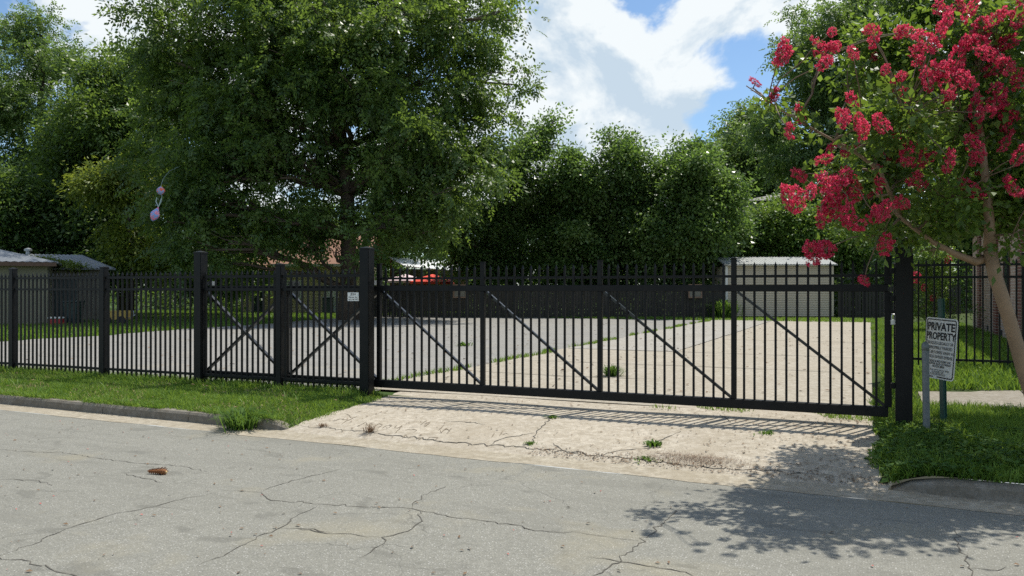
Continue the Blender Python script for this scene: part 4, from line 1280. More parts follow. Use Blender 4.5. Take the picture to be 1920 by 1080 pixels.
BLOOMS = [(2.36,7.03,3.58,0.11), (2.76,6.50,3.41,0.08), (3.10,6.88,3.66,0.08), (2.36,6.83,2.85,0.09), (2.65,6.65,3.63,0.07), (2.62,6.74,3.40,0.08), (3.49,7.10,3.78,0.12),
  (3.49,6.74,3.57,0.13), (3.55,6.61,3.66,0.11), (3.92,7.02,3.56,0.16), (3.63,6.84,3.37,0.14), (4.15,7.10,3.78,0.16), (4.03,6.68,3.77,0.13), (3.98,6.74,3.48,0.13),
  (4.38,7.10,3.68,0.14), (4.34,6.88,3.84,0.13), (3.74,6.88,3.84,0.11), (3.81,6.68,3.82,0.11), (2.68,6.51,2.90,0.10), (3.06,7.20,3.19,0.11), (2.83,6.56,2.86,0.10),
  (3.46,7.13,2.89,0.12), (3.33,6.78,2.64,0.12), (3.65,7.21,2.78,0.11), (2.64,6.80,2.60,0.09), (2.58,7.20,2.52,0.08), (2.46,6.92,2.28,0.13), (2.62,6.68,2.36,0.13),
  (2.90,7.06,2.39,0.14), (2.79,7.01,2.20,0.13), (2.98,7.01,2.33,0.11), (2.63,6.85,2.08,0.08), (3.03,6.67,2.11,0.11), (2.71,6.98,1.85,0.15), (2.75,6.58,2.12,0.11),
  (3.26,7.02,1.89,0.12), (3.50,6.98,2.46,0.10), (3.29,6.78,2.23,0.09), (3.65,7.10,2.64,0.10), (3.62,6.65,2.57,0.10), (3.92,6.79,2.69,0.12), (4.05,7.10,2.39,0.11),
  (4.23,6.79,2.37,0.12), (4.06,7.03,3.10,0.13), (4.20,6.96,3.18,0.14), (4.45,7.21,3.04,0.14), (4.33,7.24,3.49,0.12), (4.44,7.04,3.34,0.13), (4.36,7.11,2.79,0.10),
  (4.19,6.61,2.61,0.10), (3.08,7.03,1.58,0.07), (3.50,7.14,3.22,0.09), (3.16,6.80,3.36,0.07), (3.30,6.91,3.21,0.07), (3.69,6.86,3.29,0.10), (4.02,7.22,3.43,0.11),
  (3.49,6.74,3.26,0.10), (4.02,6.80,3.00,0.11), (2.42,6.50,2.29,0.08), (3.03,6.82,3.71,0.06), (4.10,6.97,3.62,0.12), (3.49,7.20,3.80,0.10), (3.63,7.19,3.57,0.11),
  (4.14,6.75,3.39,0.12), (3.84,7.24,4.04,0.09), (3.75,6.64,3.23,0.10), (3.21,7.12,2.20,0.07), (4.33,6.62,3.49,0.13), (4.47,6.80,3.05,0.14), (4.26,6.56,2.56,0.11),
  (4.60,7.14,4.03,0.14)]
M_TRUNK = [(4.61, 6.75, -0.15), (4.59, 6.95, 0.31), (4.44, 6.95, 0.75), (4.30, 6.95, 1.24), (4.18, 6.95, 1.61), (4.13, 6.95, 1.84)]
M_LIMBS = [[(4.16, 7.00, 1.84), (4.16, 7.00, 2.07), (4.13, 7.00, 2.40), (4.09, 7.00, 2.81), (4.04, 7.00, 3.19), (4.09, 7.00, 3.60)],
  [(4.17, 7.00, 1.79), (4.04, 7.00, 1.74), (3.88, 7.00, 1.80), (3.67, 7.00, 1.91), (3.39, 7.00, 2.12), (3.16, 7.00, 2.35)],
  [(3.44, 7.10, 2.13), (3.25, 7.10, 2.55), (3.02, 7.10, 2.72), (2.69, 7.10, 2.90), (2.40, 7.10, 3.07), (2.07, 7.10, 3.30)],
  [(4.29, 7.20, 2.04), (4.49, 7.20, 2.28), (4.68, 7.20, 2.66), (4.78, 7.20, 3.14)]]
mroot = tag(empty('crape_myrtle', C3(M_TRUNK[0][0], M_TRUNK[0][1], -0.06)), 'crape myrtle with smooth leaning trunk and masses of red blossom at the right', 'tree')
mbase = np.array(mroot.location)
mlobes = [tuple(C3(X, Y, z)) + (r,) for X, Y, z, r in MYRTLE]
V, F, cc = crown_mesh('crape_myrtle', mlobes, 52000, .072, .046, cr=.115, per=24, droop=.15, gap=-.12, gf=3.6, shell=.5)
link('crown', np_mesh('crown', V - mbase, F), M['myrtle_leaf'], mroot)
mb = MB()
tp = [C3(*p) - Vector(mbase) for p in M_TRUNK]
mb.tube(tp, [.085, .067, .060, .056, .056, .052], 12)
mb.build('trunk', M['myrtle_bark'], mroot, smooth=True)
nodes = []
for k, l in enumerate(M_LIMBS):
    pts = [C3(*p) for p in l]
    r0 = (.050, .042, .020, .034)[k]
    MB().tube([p - Vector(mbase) for p in pts], [r0 * (1 - .75 * i / (len(pts) - 1)) for i in range(len(pts))], 8).build('limb', M['myrtle_bark'], mroot, smooth=True)
    for a, b in zip(pts, pts[1:]):
        for t in (0, .5): nodes.append(a.lerp(b, t))
def near(p):
    c = [q for q in nodes if q.z < p.z + .15] or nodes
    return min(c, key=lambda q: (q - p).length)
tw = MB()
for x, y, z, r in mlobes:
    c = Vector((x, y, z)); s = near(c)
    pts = curve(s, c, 5, .03, .05)
    tw.tube([p - Vector(mbase) for p in pts], [.014, .012, .010, .008, .006, .004], 6)
    for k in range(5):
        q = c + Vector(RNG.normal(size=3)).normalized() * r * RNG.uniform(.5, 1.0)
        pts2 = curve(pts[int(RNG.integers(2, 6))], q, 3, .03, .05)
        tw.tube([p - Vector(mbase) for p in pts2], [.006, .005, .004, .002], 5)
BLOOMS = [(X * .955, Y * .955, 1.5 + (z - 1.5) * .955, r * .93) for X, Y, z, r in BLOOMS]      # panicles stand on the outer shoot ends
for k in range(56):                                       # and many small ones all over the sunny side
    i = int(RNG.integers(0, len(MYRTLE)))
    X, Y, z, r = MYRTLE[i]
    if z < 2.0: continue
    d = Vector(RNG.normal(size=3)); d.y = -abs(d.y) - .3; d.z = d.z * .8 + .2; d.normalize()
    BLOOMS.append((X + d.x * r, Y + d.y * r, z + d.z * r, RNG.uniform(.045, .085)))
for X, Y, z, r in BLOOMS:
    q = C3(X, Y, z); c = Vector(mlobes[min(range(len(mlobes)), key=lambda i: (Vector(mlobes[i][:3]) - q).length)][:3])
    tw.tube([p - Vector(mbase) for p in curve(c, q, 4, .05, .04)], [.006, .005, .005, .004, .003], 5)
tw.build('twigs', M['twig'], mroot, smooth=True)
def panicle(n):
    """conical head of crinkled petals, unit radius"""
    k = n // 9
    t = RNG.random(k)
    rr = (0.25 + .75 * np.sin(np.pi * np.clip(t * .8 + .12, 0, 1))) * np.sqrt(RNG.uniform(.25, 1, k))
    a = RNG.uniform(0, 2*np.pi, k)
    c = np.stack([rr*np.cos(a)*.85, rr*np.sin(a)*.85, (t - .5)*2.3], 1)
    c += RNG.normal(0, .06, (k, 3))
    c = np.repeat(c, 9, 0); m = len(c)
    d = unit(RNG.normal(size=(m, 3)) + np.array([0, 0, .2]))
    p = c + d*.04
    Q = leaf_quads(p, d, RNG.normal(size=(m, 3)), .19*RNG.uniform(.6, 1.3, m), .17*RNG.uniform(.6, 1.3, m), .5)
    st = MB().tube([(0, 0, -1.35), (.03, .02, 0), (0, 0, 1.2)], [.05, .04, .02], 4, False)
    for j in range(14):                                   # side stalks
        a = j * 2.4; zz = -1.0 + j * .15; q = .75 * math.sin(math.pi * (.12 + .8 * (zz + 1.15) / 2.3))
        st.tube([(0, 0, zz - .15), (q * math.cos(a), q * math.sin(a), zz + .1)], [.025, .012], 4, False)
    V = np.concatenate([Q.reshape(-1, 3), np.array(st.v)])
    Fq = np.concatenate([np.arange(m*4).reshape(-1, 4), np.array(st.f) + m*4])
    me = np_mesh('blossom_head', V, Fq); me.materials.append(M['flower']); me.materials.append(M['stalk'])
    mi = np.zeros(len(Fq), dtype=np.int32); mi[m:] = 1
    me.polygons.foreach_set('material_index', mi)
    return me
HEADS = [panicle(520) for _ in range(6)]
for k, (X, Y, z, r) in enumerate(BLOOMS):
    n_sub = 2 if X < 2.9 and r > .09 else 1
    for j in range(n_sub):
        o = link('blossom_head', HEADS[(k * 2 + j) % 6], None, mroot)
        off = Vector(RNG.normal(0, r * .6, 3)) if j else Vector((0, 0, 0))
        o.location = C3(X, Y, z) + off - Vector(mbase)
        o.scale = (r * RNG.uniform(.52, .80),) * 2 + (r * RNG.uniform(.65, 1.05),)
        o.rotation_euler = (RNG.normal(0, .6), RNG.normal(0, .6), RNG.uniform(0, 6.28))
# young crape myrtle on the lawn behind the right fence
tree('young_myrtle', 'small flowering shrub on the lawn behind the right fence', 'shrub', C3(12.6, 24, .2),
     T(12.6, 24, (0, .1), (.0, .7), (.05, 1.3), (0, 2.0)), .04, [tuple(C3(12.6 + a, 24 + b, z)) + (r,) for a, b, z, r in
     ((-.5, 0, 1.0, .5), (.2, .2, 1.1, .6), (-.2, -.1, 1.7, .65), (.35, .1, 2.0, .5), (-.55, .2, 2.1, .5), (0, 0, 2.5, .5), (.8, -.2, .8, .35), (-.1, -.4, .6, .4), (-.9, 0, 1.6, .35))],
     9000, .075, .045, M['bright_leaf'], M['myrtle_bark'], None, .02, 4, 5, cr=.16, per=26, droop=.2, gap=-.3, gf=2)
ym = bpy.data.objects['young_myrtle']
for dx, z, r in ((-.78, 1.85, .16), (-.55, 1.55, .10), (.15, 2.35, .12), (-.3, 1.25, .09)):
    o = link('blossom_head', HEADS[0], None, ym); o.scale = (r, r, r)
    o.location = C3(12.6 + dx, 23.5, z) - ym.location

# ================================================================ buildings behind the lot
M['wall_olive'] = m_plain('olive_wall_paint', (0.21, 0.195, 0.135), 0.85, var=0.2, scale=1.5)
M['wall_dark'] = m_plain('weathered_siding', (0.17, 0.16, 0.125), 0.9, var=0.35, scale=2.5)
M['tin'] = m_plain('grey_tin_roof', (0.22, 0.235, 0.25), 0.5, 0.25, var=0.30, scale=1.2)
M['fascia'] = m_plain('rusty_fascia', (0.13, 0.075, 0.05), 0.8, var=0.4, scale=4)
M['glass'] = m_plain('dark_window_glass', (0.03, 0.04, 0.045), 0.08, spec=0.8, var=0.1)
M['trim'] = m_plain('white_trim', (0.62, 0.62, 0.58), 0.6, var=0.12)
M['cream'] = m_plain('cream_siding', (0.56, 0.47, 0.29), 0.8, var=0.12, scale=1.5)
M['brown_roof'] = m_plain('brown_shingles', (0.24, 0.13, 0.085), 0.9, var=0.25, scale=6)
M['white_roof'] = m_plain('white_metal_roof', (0.78, 0.79, 0.78), 0.4, var=0.06)
M['wood'] = m_plain('weathered_wood', (0.20, 0.13, 0.085), 0.9, var=0.35, scale=5)
M['red_cloth'] = m_plain('red_canvas', (0.68, 0.06, 0.03), 0.8, var=0.15)
M['pink_cloth'] = m_plain('faded_canvas', (0.66, 0.50, 0.52), 0.8, var=0.15)
M['shed_wall'] = m_plain('shed_panel', (0.44, 0.385, 0.285), 0.7, var=0.10, scale=1.5)
M['shed_roof'] = m_plain('shed_roof_metal', (0.40, 0.41, 0.40), 0.5, 0.3, var=0.25, scale=2.0)
M['grey_wall'] = m_plain('grey_house_wall', (0.22, 0.23, 0.21), 0.85, var=0.15)
M['grey_roof'] = m_plain('grey_shingles', (0.20, 0.195, 0.18), 0.9, var=0.2, scale=3)
M['red_plastic'] = m_plain('red_plastic', (0.35, 0.015, 0.02), 0.4, var=0.1)
M['bin'] = m_plain('dark_green_plastic', (0.012, 0.03, 0.032), 0.45, var=0.2)
M['yellow_wood'] = m_plain('yellow_painted_wood', (0.42, 0.29, 0.07), 0.8, var=0.3, scale=6)
M['rubber'] = m_plain('black_rubber', (0.015, 0.015, 0.015), 0.8, var=0.2)
M['moss'] = m_leaf('roof_moss', (0.06, 0.10, 0.015), (0.11, 0.16, 0.025), (0.2, 0.24, 0.05), 0.3)
def m_board():
    t = NT('grey_fence_boards')
    oi = t.n('ShaderNodeObjectInfo')
    n = t.noise(2.5, 6, 0.7, 0.3, t.map(t.co(), (9, 9, 1)))
    c = t.mix(n, (0.026, 0.025, 0.021), (0.058, 0.054, 0.046))
    c = t.mix(oi.outputs['Random'], c, t.mix(0.5, c, (0.06, 0.055, 0.05)))
    t.bump(n, 0.5, 0.01)
    return t.done(c, 0.92, spec=0.15)
M['board'] = m_board()
def m_brick(name, c1, c2, mortar):
    t = NT(name)
    b = t.n('ShaderNodeTexBrick')
    b.inputs['Scale'].default_value = 1.0
    b.inputs['Brick Width'].default_value = 0.215
    b.inputs['Row Height'].default_value = 0.075
    b.inputs['Mortar Size'].default_value = 0.008
    b.inputs['Color1'].default_value = c1 + (1,); b.inputs['Color2'].default_value = c2 + (1,); b.inputs['Mortar'].default_value = mortar + (1,)
    sx = t.n('ShaderNodeSeparateXYZ'); t.l(t.co(), sx.inputs[0])
    cx = t.n('ShaderNodeCombineXYZ')
    t.l(t.math('ADD', sx.outputs[0], sx.outputs[1]), cx.inputs[0]); t.l(sx.outputs[2], cx.inputs[1])
    t.l(cx.outputs[0], b.inputs['Vector'])
    n = t.noise(3, 5, .6)
    c = t.mix(t.ramp(n, [(.3, 0.0), (.8, .35)]), b.outputs['Color'], [x*.5 for x in c1])
    inv = t.math('SUBTRACT', 1.0, b.outputs['Fac'])
    t.bump(inv, 0.9, 0.012)
    return t.done(c, 0.9, spec=0.2)
M['brick'] = m_brick('pinkish_brick', (0.44, 0.32, 0.25), (0.35, 0.24, 0.18), (0.55, 0.50, 0.43))
M['brick_red'] = m_brick('dark_red_brick', (0.20, 0.085, 0.06), (0.15, 0.06, 0.045), (0.36, 0.32, 0.27))

def ribbed(a, b, c, d, n, h, thick=0.05):
    """corrugated sheet: a-b along the eave, d-c along the ridge"""
    a, b, c, d = map(Vector, (a, b, c, d))
    nrm = (b - a).cross(d - a).normalized()
    m = MB(); V = []; F = []
    for i in range(n*2 + 1):
        t = i / (n*2)
        o = nrm * (h if i % 2 else 0)
        V += [a.lerp(b, t) + o, d.lerp(c, t) + o]
        if i: F.append((2*i-2, 2*i, 2*i+1, 2*i-1))
    m.add(V, F)
    k = nrm * -thick
    m.add([a + k, b + k, c + k, d + k], [(3, 2, 1, 0)])
    m.add([a, b, b + k, a + k], [(3, 2, 1, 0)]); m.add([b, c, c + k, b + k], [(3, 2, 1, 0)]); m.add([d, a, a + k, d + k], [(3, 2, 1, 0)])
    return m
def window(root, x0, x1, z0, z1, y, facing=-1, frame='trim', depth=.06):
    f = 0.07
    w = MB()
    y0, y1 = (y - depth, y + .02)
    w.box(x0, x1, y0, y1, z0, z0 + f); w.box(x0, x1, y0, y1, z1 - f, z1)
    w.box(x0, x0 + f, y0, y1, z0 + f, z1 - f); w.box(x1 - f, x1, y0, y1, z0 + f, z1 - f)
    zm = (z0 + z1)/2
    w.box(x0 + f, x1 - f, y0 + .01, y1, zm - f/2, zm + f/2)
    o = w.build('window', M[frame], root)
    MB().box(x0 + f, x1 - f, y - .015, y + .01, z0 + f, z1 - f).build('pane', M['glass'], o)
    MB().box(x0 - .05, x1 + .05, y - depth - .06, y + .01, z0 - .06, z0 - .002).build('sill', M[frame], o)
    return o

# left house with two grey roofs
TURN = YAW + R(27)
def corner_at(X, Y, lx):
    p = C3(X, Y, -.03)
    return p - Vector((math.cos(TURN) * lx, math.sin(TURN) * lx, 0))
h1 = tag(empty('house', corner_at(-19.65, 34, 2.85), TURN), 'olive house with grey metal roof at the left edge of the lawn', 'house')
MB().box(-6, 2.85, 0, 6, 0, 2.6).build('wall', M['wall_olive'], h1)
MB().box(-6.4, 3.2, -.42, -.38, 2.50, 2.66).build('fascia', M['fascia'], h1)
ribbed((-6.4, -.40, 2.67), (3.25, -.40, 2.67), (-1.2, 3.0, 3.75), (-6.4, 3.0, 3.75), 34, .03).build('roof', M['tin'], h1)
ribbed((3.25, -.40, 2.67), (3.25, 6.4, 2.67), (-1.2, 3.0, 3.75), (-1.2, 3.0, 3.75), 20, .03).build('roof', M['tin'], h1)
window(h1, .25, 1.1, .85, 1.95, 0)
window(h1, -2.2, -1.2, .85, 1.95, 0)
h2 = tag(empty('outbuilding', corner_at(-19.45, 38.2, 1.95), TURN), 'low weathered outbuilding with a hipped tin roof behind the olive house', 'house')
MB().box(-3, 1.95, 0, 4.5, 0, 2.6).build('wall', M['wall_dark'], h2)
for k in range(14):
    x = -.4 + k * .16
    if x < 1.8: MB().box(x, x + .035, -.025, 0, .05, 2.5).build('batten', M['wall_dark'], h2)
MB().box(-.05, .85, -.05, -.001, .02, 2.0).build('door', M['bin'], h2)
ribbed((-3.4, -.35, 2.50), (2.5, -.35, 2.50), (1.0, 2.2, 3.22), (-3.4, 2.2, 3.22), 26, .03).build('roof', M['tin'], h2)
ribbed((2.5, -.35, 2.50), (2.5, 4.7, 2.50), (1.0, 2.2, 3.22), (1.0, 2.2, 3.22), 16, .03).build('roof', M['tin'], h2)
MB().lathe([(.10, -.35), (.10, .12), (.17, .13), (.17, .22), (.03, .28)], 12).build('roof_vent', M['steel'], h2, (-1.25, 2.15, 3.25))
def moss_patch():
    n = 2600
    t = RNG.random(n)
    p0 = np.array([(-.9, .95, 2.90)]) ; p1 = np.array([(.9, -.35, 2.53)])
    p = p0*(1-t)[:, None] + p1*t[:, None] + RNG.normal(0, [.33, .12, .09], (n, 3))
    d = unit(RNG.normal(size=(n, 3)))
    Q = leaf_quads(p, d, RNG.normal(size=(n, 3)), .13*RNG.uniform(.6, 1.3, n), .07*RNG.uniform(.6, 1.3, n))
    return np_mesh('vine_growth', Q.reshape(-1, 3), np.arange(n*4).reshape(-1, 4))
link('creeper', moss_patch(), M['moss'], h2)
# things by the left house
cl = tag(empty('cooler', C3(-19.05, 33.6, -.03), YAW), 'small red cooler with white lid on the left lawn', 'cooler')
MB().box(-.27, .27, -.17, .17, 0, .30).build('body', M['red_plastic'], cl, bevel=.02)
MB().box(-.28, .28, -.18, .18, .302, .38).build('lid', M['trim'], cl, bevel=.02)
gb = tag(empty('wheeled_bin', C3(-18.7, 34.3, -.03), YAW), 'dark green wheeled bin beside the red cooler', 'bin')
MB().add([(-.24,-.26,.05),(.24,-.26,.05),(.24,.26,.05),(-.24,.26,.05),(-.29,-.33,.98),(.29,-.33,.98),(.29,.33,.98),(-.29,.33,.98)],
         [(0,3,2,1),(4,5,6,7),(0,1,5,4),(1,2,6,5),(2,3,7,6),(3,0,4,7)]).build('body', M['bin'], gb, bevel=.015)
MB().box(-.31, .31, -.36, .35, .985, 1.05).build('lid', M['bin'], gb, bevel=.015)
for s in (-.26, .26):
    MB().lathe([(.10, -.03), (.10, .03)], 14).build('wheel', M['rubber'], gb, (s, .30, .10), rot=(0, R(90), 0))
ct = tag(empty('garden_cart', C3(-16.85, 34.4, -.03), YAW), 'yellow wooden garden cart parked on the lawn edge', 'cart')
for k in range(6):
    MB().box(-.48 + k*.16, -.325 + k*.16, -.34, -.31, .25, .62).build('board', M['yellow_wood'], ct)
MB().box(-.48, .48, -.309, .30, .25, .29).build('bed', M['yellow_wood'], ct)
MB().box(-.48, .48, .301, .33, .25, .62).build('rear_board', M['yellow_wood'], ct)
MB().tube([(.48, -.1, .3), (.75, -.1, .42), (.92, -.1, .70)], .018, 6).build('handle', M['steel'], ct)
MB().tube([(.48, .1, .3), (.62, .1, .40), (.60, .1, .62)], .018, 6).build('handle', M['steel'], ct)
for x in (-.3, .3):
    MB().lathe([(.05, -.04), (.19, -.035), (.20, 0), (.19, .035), (.05, .04)], 16).build('wheel', M['rubber'], ct, (x, -.38, .20), rot=(R(90), 0, 0))

# cream house with brown roof behind the pecan trunk
h3 = tag(empty('house', C3(-14.6, 50, -.03), YAW), 'cream sided house with brown roof behind the pecan trunk', 'house')
sid = MB().box(0, 5.3, 0.03, 8, 0, 3.0)
for k in range(15):
    z = .02 + k*.2
    sid.add([(0, -.005, z), (5.3, -.005, z), (5.3, .028, z + .19), (0, .028, z + .19)], [(0, 1, 2, 3)])
sid.build('wall', M['cream'], h3)
MB().box(-.3, 5.6, -.52, -.45, 2.95, 3.10).build('fascia', M['trim'], h3)
MB().add([(-.3, -.5, 3.11), (5.6, -.5, 3.11), (5.6, 4, 5.2), (-.3, 4, 5.2), (-.3, 8.5, 3.11), (5.6, 8.5, 3.11)], [(0, 1, 2, 3), (3, 2, 5, 4)]).build('roof', M['brown_roof'], h3)
MB().add([(0, .03, 3.0), (0, 8, 3.0), (0, 4, 5.05)], [(0, 1, 2)]).build('gable', M['brown_roof'], h3)
MB().box(2.9, 3.8, -.05, -.008, .1, 2.1).build('door', M['trim'], h3)
window(h3, .6, 1.5, 1.0, 2.1, 0)
MB().box(-2.6, -.01, 1.2, 6, 0, 2.7).build('side_wing', M['cream'], h3)
MB().add([(-2.9, .8, 2.72), (-.01, .8, 2.72), (-.01, 3.5, 3.9), (-2.9, 3.5, 3.9), (-2.9, 6.3, 2.72), (-.01, 6.3, 2.72)], [(0, 1, 2, 3), (3, 2, 5, 4)]).build('wing_roof', M['brown_roof'], h3)
MB().box(-1.9, -1.2, 1.14, 1.19, .1, 2.1).build('wing_door', M['bin'], h3)
b2 = tag(empty('wheeled_bin', C3(-11.2, 48.9, -.03), YAW), 'dark bin against the cream house wall', 'bin')
MB().box(-.28, .28, -.3, .3, .05, 1.0).build('body', M['bin'], b2, bevel=.03)
MB().box(-.31, .31, -.33, .33, 1.003, 1.07).build('lid', M['bin'], b2, bevel=.02)

# open canopy with white roof behind the board fence
cp = tag(empty('canopy', C3(-8.2, 55, -.03), YAW), 'open sided canopy with a bright white metal roof behind the board fence', 'canopy')
ribbed((1.2, -2.2, 3.05), (5.1, -1.2, 2.72), (5.0, 3, 3.35), (-.6, 2.2, 3.85), 26, .03).build('roof', M['white_roof'], cp)
for x, y, z in ((1.3, -2.0, 3.0), (4.9, -1.1, 2.68), (4.8, 2.8, 3.25), (-.4, 2.1, 3.75), (3.2, -1.6, 2.84)):
    MB().box(x - .07, x + .07, y - .07, y + .07, 0, z - .03).build('post', M['wood'], cp)
MB().box(-.4, 4.8, 2.9, 3.0, 0, 3.0).build('back_wall', M['wall_dark'], cp)
def umbrella(X, Y, z, r, h, mat, label):
    u = tag(empty('umbrella', C3(X, Y, -.03), YAW), label, 'umbrella', 'umbrellas under the canopy')
    m = MB(); n = 8
    V = [(0, 0, z)]
    for ring, (q, dz) in enumerate(((.55, -h*.45), (1.0, -h), (1.0, -h - .14))):
        for k in range(n):
            a = 2*math.pi*(k + .5)/n
            V.append((r*q*math.cos(a), r*q*math.sin(a), z + dz))
    F = [(0, 1 + k, 1 + (k+1) % n) for k in range(n)]
    for ring in (0, 1):
        for k in range(n):
            F.append((1 + ring*n + k, 1 + (ring+1)*n + k, 1 + (ring+1)*n + (k+1) % n, 1 + ring*n + (k+1) % n))
    m.add(V, F).build('canopy_cloth', mat, u)
    MB().lathe([(.025, 0), (.025, z - .01)], 8).build('pole', M['steel'], u)
    MB().lathe([(.25, 0), (.25, .06), (.05, .10)], 14).build('base', M['steel'], u)
umbrella(-4.85, 49.0, 2.46, 1.4, .46, M['red_cloth'], 'red garden umbrella showing over the board fence')
umbrella(-6.7, 50.6, 2.5, 1.25, .42, M['pink_cloth'], 'faded pale umbrella left of the red one over the board fence')

# board fence along the back
def board_fence(name, X0, Y0, X1, Y1, h, label, pitch=.152):
    a = C3(X0, Y0, -.03); b = C3(X1, Y1, -.03)
    d = (b - a); L = d.length; ang = math.atan2(d.y, d.x)
    f = tag(empty(name, a, ang), label, 'fence')
    me = [MB().box(0, .138, -.011, .011, .04, h + dz).mesh('board') for dz in (-.03, 0, .025)]
    for m in me: m.materials.append(M['board'])
    for k in range(int(L / pitch)):
        o = link('board', me[int(RNG.integers(0, 3))], None, f, (k*pitch, 0.006 * RNG.normal(), 0))
    for z in (.35, h - .3):
        MB().box(0, L, .03, .07, z, z + .09).build('rail', M['board'], f)
    return f
board_fence('board_fence', -8.3, 43.2, 11.2, 42.0, 1.72, 'long weathered board fence across the back of the lot')
board_fence('board_fence', 17.2, 42.4, 23.5, 42.0, 1.80, 'short dark board fence right of the metal shed', .175)
for X, lab in ((9.55, 'square wooden frame hung on the back fence left of the shed'), (-2.75, 'square wooden frame hung on the back fence below the red umbrella')):
    fr = tag(empty('hanging_frame', C3(X, 41.9 + (.55 if X < 0 else 0), 1.05), YAW), lab, 'frame')
    for q in ((-.36, .36, 0, .07), (-.36, .36, .65, .72), (-.36, -.29, .071, .649), (.29, .36, .071, .649)):
        MB().box(q[0], q[1], -.04, 0, q[2], q[3]).build('frame_bar', M['wood'], fr)
    MB().box(-.289, .289, -.022, -.01, .072, .648).build('backing', M['wall_dark'], fr)

# metal shed
sh = tag(empty('metal_shed', C3(11.25, 42.3, -.03), YAW), 'beige ribbed metal shed with corrugated roof in the back right corner', 'shed')
sw = MB().box(0, 5.65, 0.06, 3, .12, 2.75)
for k in range(22):
    z = .12 + k*.12
    sw.add([(.10, .025, z), (5.55, .025, z), (5.55, .045, z + .105), (.10, .045, z + .105)], [(0, 1, 2, 3)])
    sw.add([(.10, .025, z), (5.55, .025, z), (5.55, .059, z), (.10, .059, z)], [(3, 2, 1, 0)])
sw.build('wall', M['shed_wall'], sh)
MB().box(-.02, .10, -.035, .06, .12, 2.76).build('corner_trim', M['trim'], sh)
MB().box(5.55, 5.67, -.035, .06, .12, 2.76).build('corner_trim', M['shed_wall'], sh)
MB().box(.1, 5.55, -.03, .05, 2.76, 2.84).build('eave_trim', M['trim'], sh)
MB().box(.05, 5.6, .1, 2.9, 0, .119).build('skid', M['wood'], sh)
ribbed((-.15, -.25, 2.84), (5.8, -.25, 2.84), (5.8, 1.5, 3.28), (-.15, 1.5, 3.28), 40, .03).build('roof', M['shed_roof'], sh)
ribbed((5.8, 3.25, 2.84), (-.15, 3.25, 2.84), (-.15, 1.5, 3.28), (5.8, 1.5, 3.28), 44, .03).build('roof', M['shed_roof'], sh)

# two storey grey house with hip roof
h4 = tag(empty('house', C3(17.6, 60, -.03), YAW), 'grey two storey house with hip roof behind the shrubs', 'house')
MB().box(0, 11, 0, 9, 0, 8.1).build('wall', M['grey_wall'], h4)
MB().add([(-.6, -.6, 8.1), (11.6, -.6, 8.1), (11.6, 9.6, 8.1), (-.6, 9.6, 8.1), (4.2, 4.5, 9.3), (7.4, 4.5, 9.3)], [(0, 1, 5, 4), (1, 2, 5), (2, 3, 4, 5), (3, 0, 4), (3, 2, 1, 0)]).build('roof', M['grey_roof'], h4)
window(h4, 2.2, 3.0, 6.9, 7.6, 0)
window(h4, 4.6, 5.9, 6.2, 7.4, 0)
window(h4, 7.6, 8.9, 6.2, 7.4, 0)
MB().lathe([(.16, 0), (.16, 4.2)], 12).build('porch_column', M['trim'], h4, (3.8, -3.4, 0.0))
MB().box(3.2, 9.5, -3.7, -.01, 4.21, 4.4).build('porch_roof', M['grey_roof'], h4)
MB().lathe([(.16, 0), (.16, 4.2)], 12).build('porch_column', M['trim'], h4, (9.1, -3.4, 0.0))
up = tag(empty('utility_pole', C3(22.0, 72.0, -.03)), 'thin grey utility pole above the hip roof', 'pole')
MB().tube([(0, 0, 0), (0, 0, 5), (0, 0, 11.2)], [.2, .17, .14], 12).build('pole', M['steel'], up)
MB().box(-.9, .9, -.06, .06, 10.5, 10.65).build('crossarm', M['wood'], up, rz=YAW)
for k, (z0, z1) in enumerate(((11.35, 11.6), (10.66, 10.8), (10.1, 10.3))):
    a = C3(10, 72, z0 - .1); c = C3(22, 72, z0 - .3); b = C3(48, 68, z1 + .4)
    w = MB().tube([a, a.lerp(c, .5) - Vector((0, 0, .1)), c, c.lerp(b, .33) - Vector((0, 0, .3)), c.lerp(b, .66) - Vector((0, 0, .3)), b], .03, 5)
    tag(w.build('overhead_wire', M['steel']), ('topmost', 'middle', 'lowest')[k] + ' overhead wire crossing the sky above the hip roof', 'wire', 'overhead wires')

# brick house at the right edge
bh = tag(empty('brick_house', (3.15, 15.4, .18)), 'pinkish brick house side wall with red brick piers at the right edge', 'house')
MB().box(0, 9, 0, 15.5, -.2, 3.3).build('wall', M['brick'], bh)
for v0 in (2.2, 5.6, 9.6, 13.2):
    MB().box(-.06, -.001, v0, v0 + .55, -.2, 3.3).build('pier', M['brick_red'], bh)
for v0 in (3.7, 7.6):
    w = MB()
    w.box(-.03, .03, v0, v0 + 1.0, 1.0, 1.06); w.box(-.03, .03, v0, v0 + 1.0, 2.34, 2.4)
    w.box(-.03, .03, v0, v0 + .06, 1.06, 2.34); w.box(-.03, .03, v0 + .94, v0 + 1.0, 1.06, 2.34)
    o = w.build('window', M['fascia'], bh)
    MB().box(-.012, .01, v0 + .06, v0 + .94, 1.06, 2.34).build('pane', M['glass'], o)
for v0 in (4.4, 6.8, 8.9, 11.6):
    MB().box(-.008, .01, v0, v0 + .32, .06, .26).build('vent', M['rubber'], bh)
MB().box(-.55, 9.5, -.5, 16, 3.32, 3.48).build('eave', M['trim'], bh)
MB().add([(-.55, -.5, 3.49), (9.5, -.5, 3.49), (9.5, 16, 3.49), (-.55, 16, 3.49), (4.5, 4, 5.6), (4.5, 11.5, 5.6)], [(0, 1, 4), (1, 2, 5, 4), (2, 3, 5), (3, 0, 4, 5)]).build('roof', M['grey_roof'], bh)

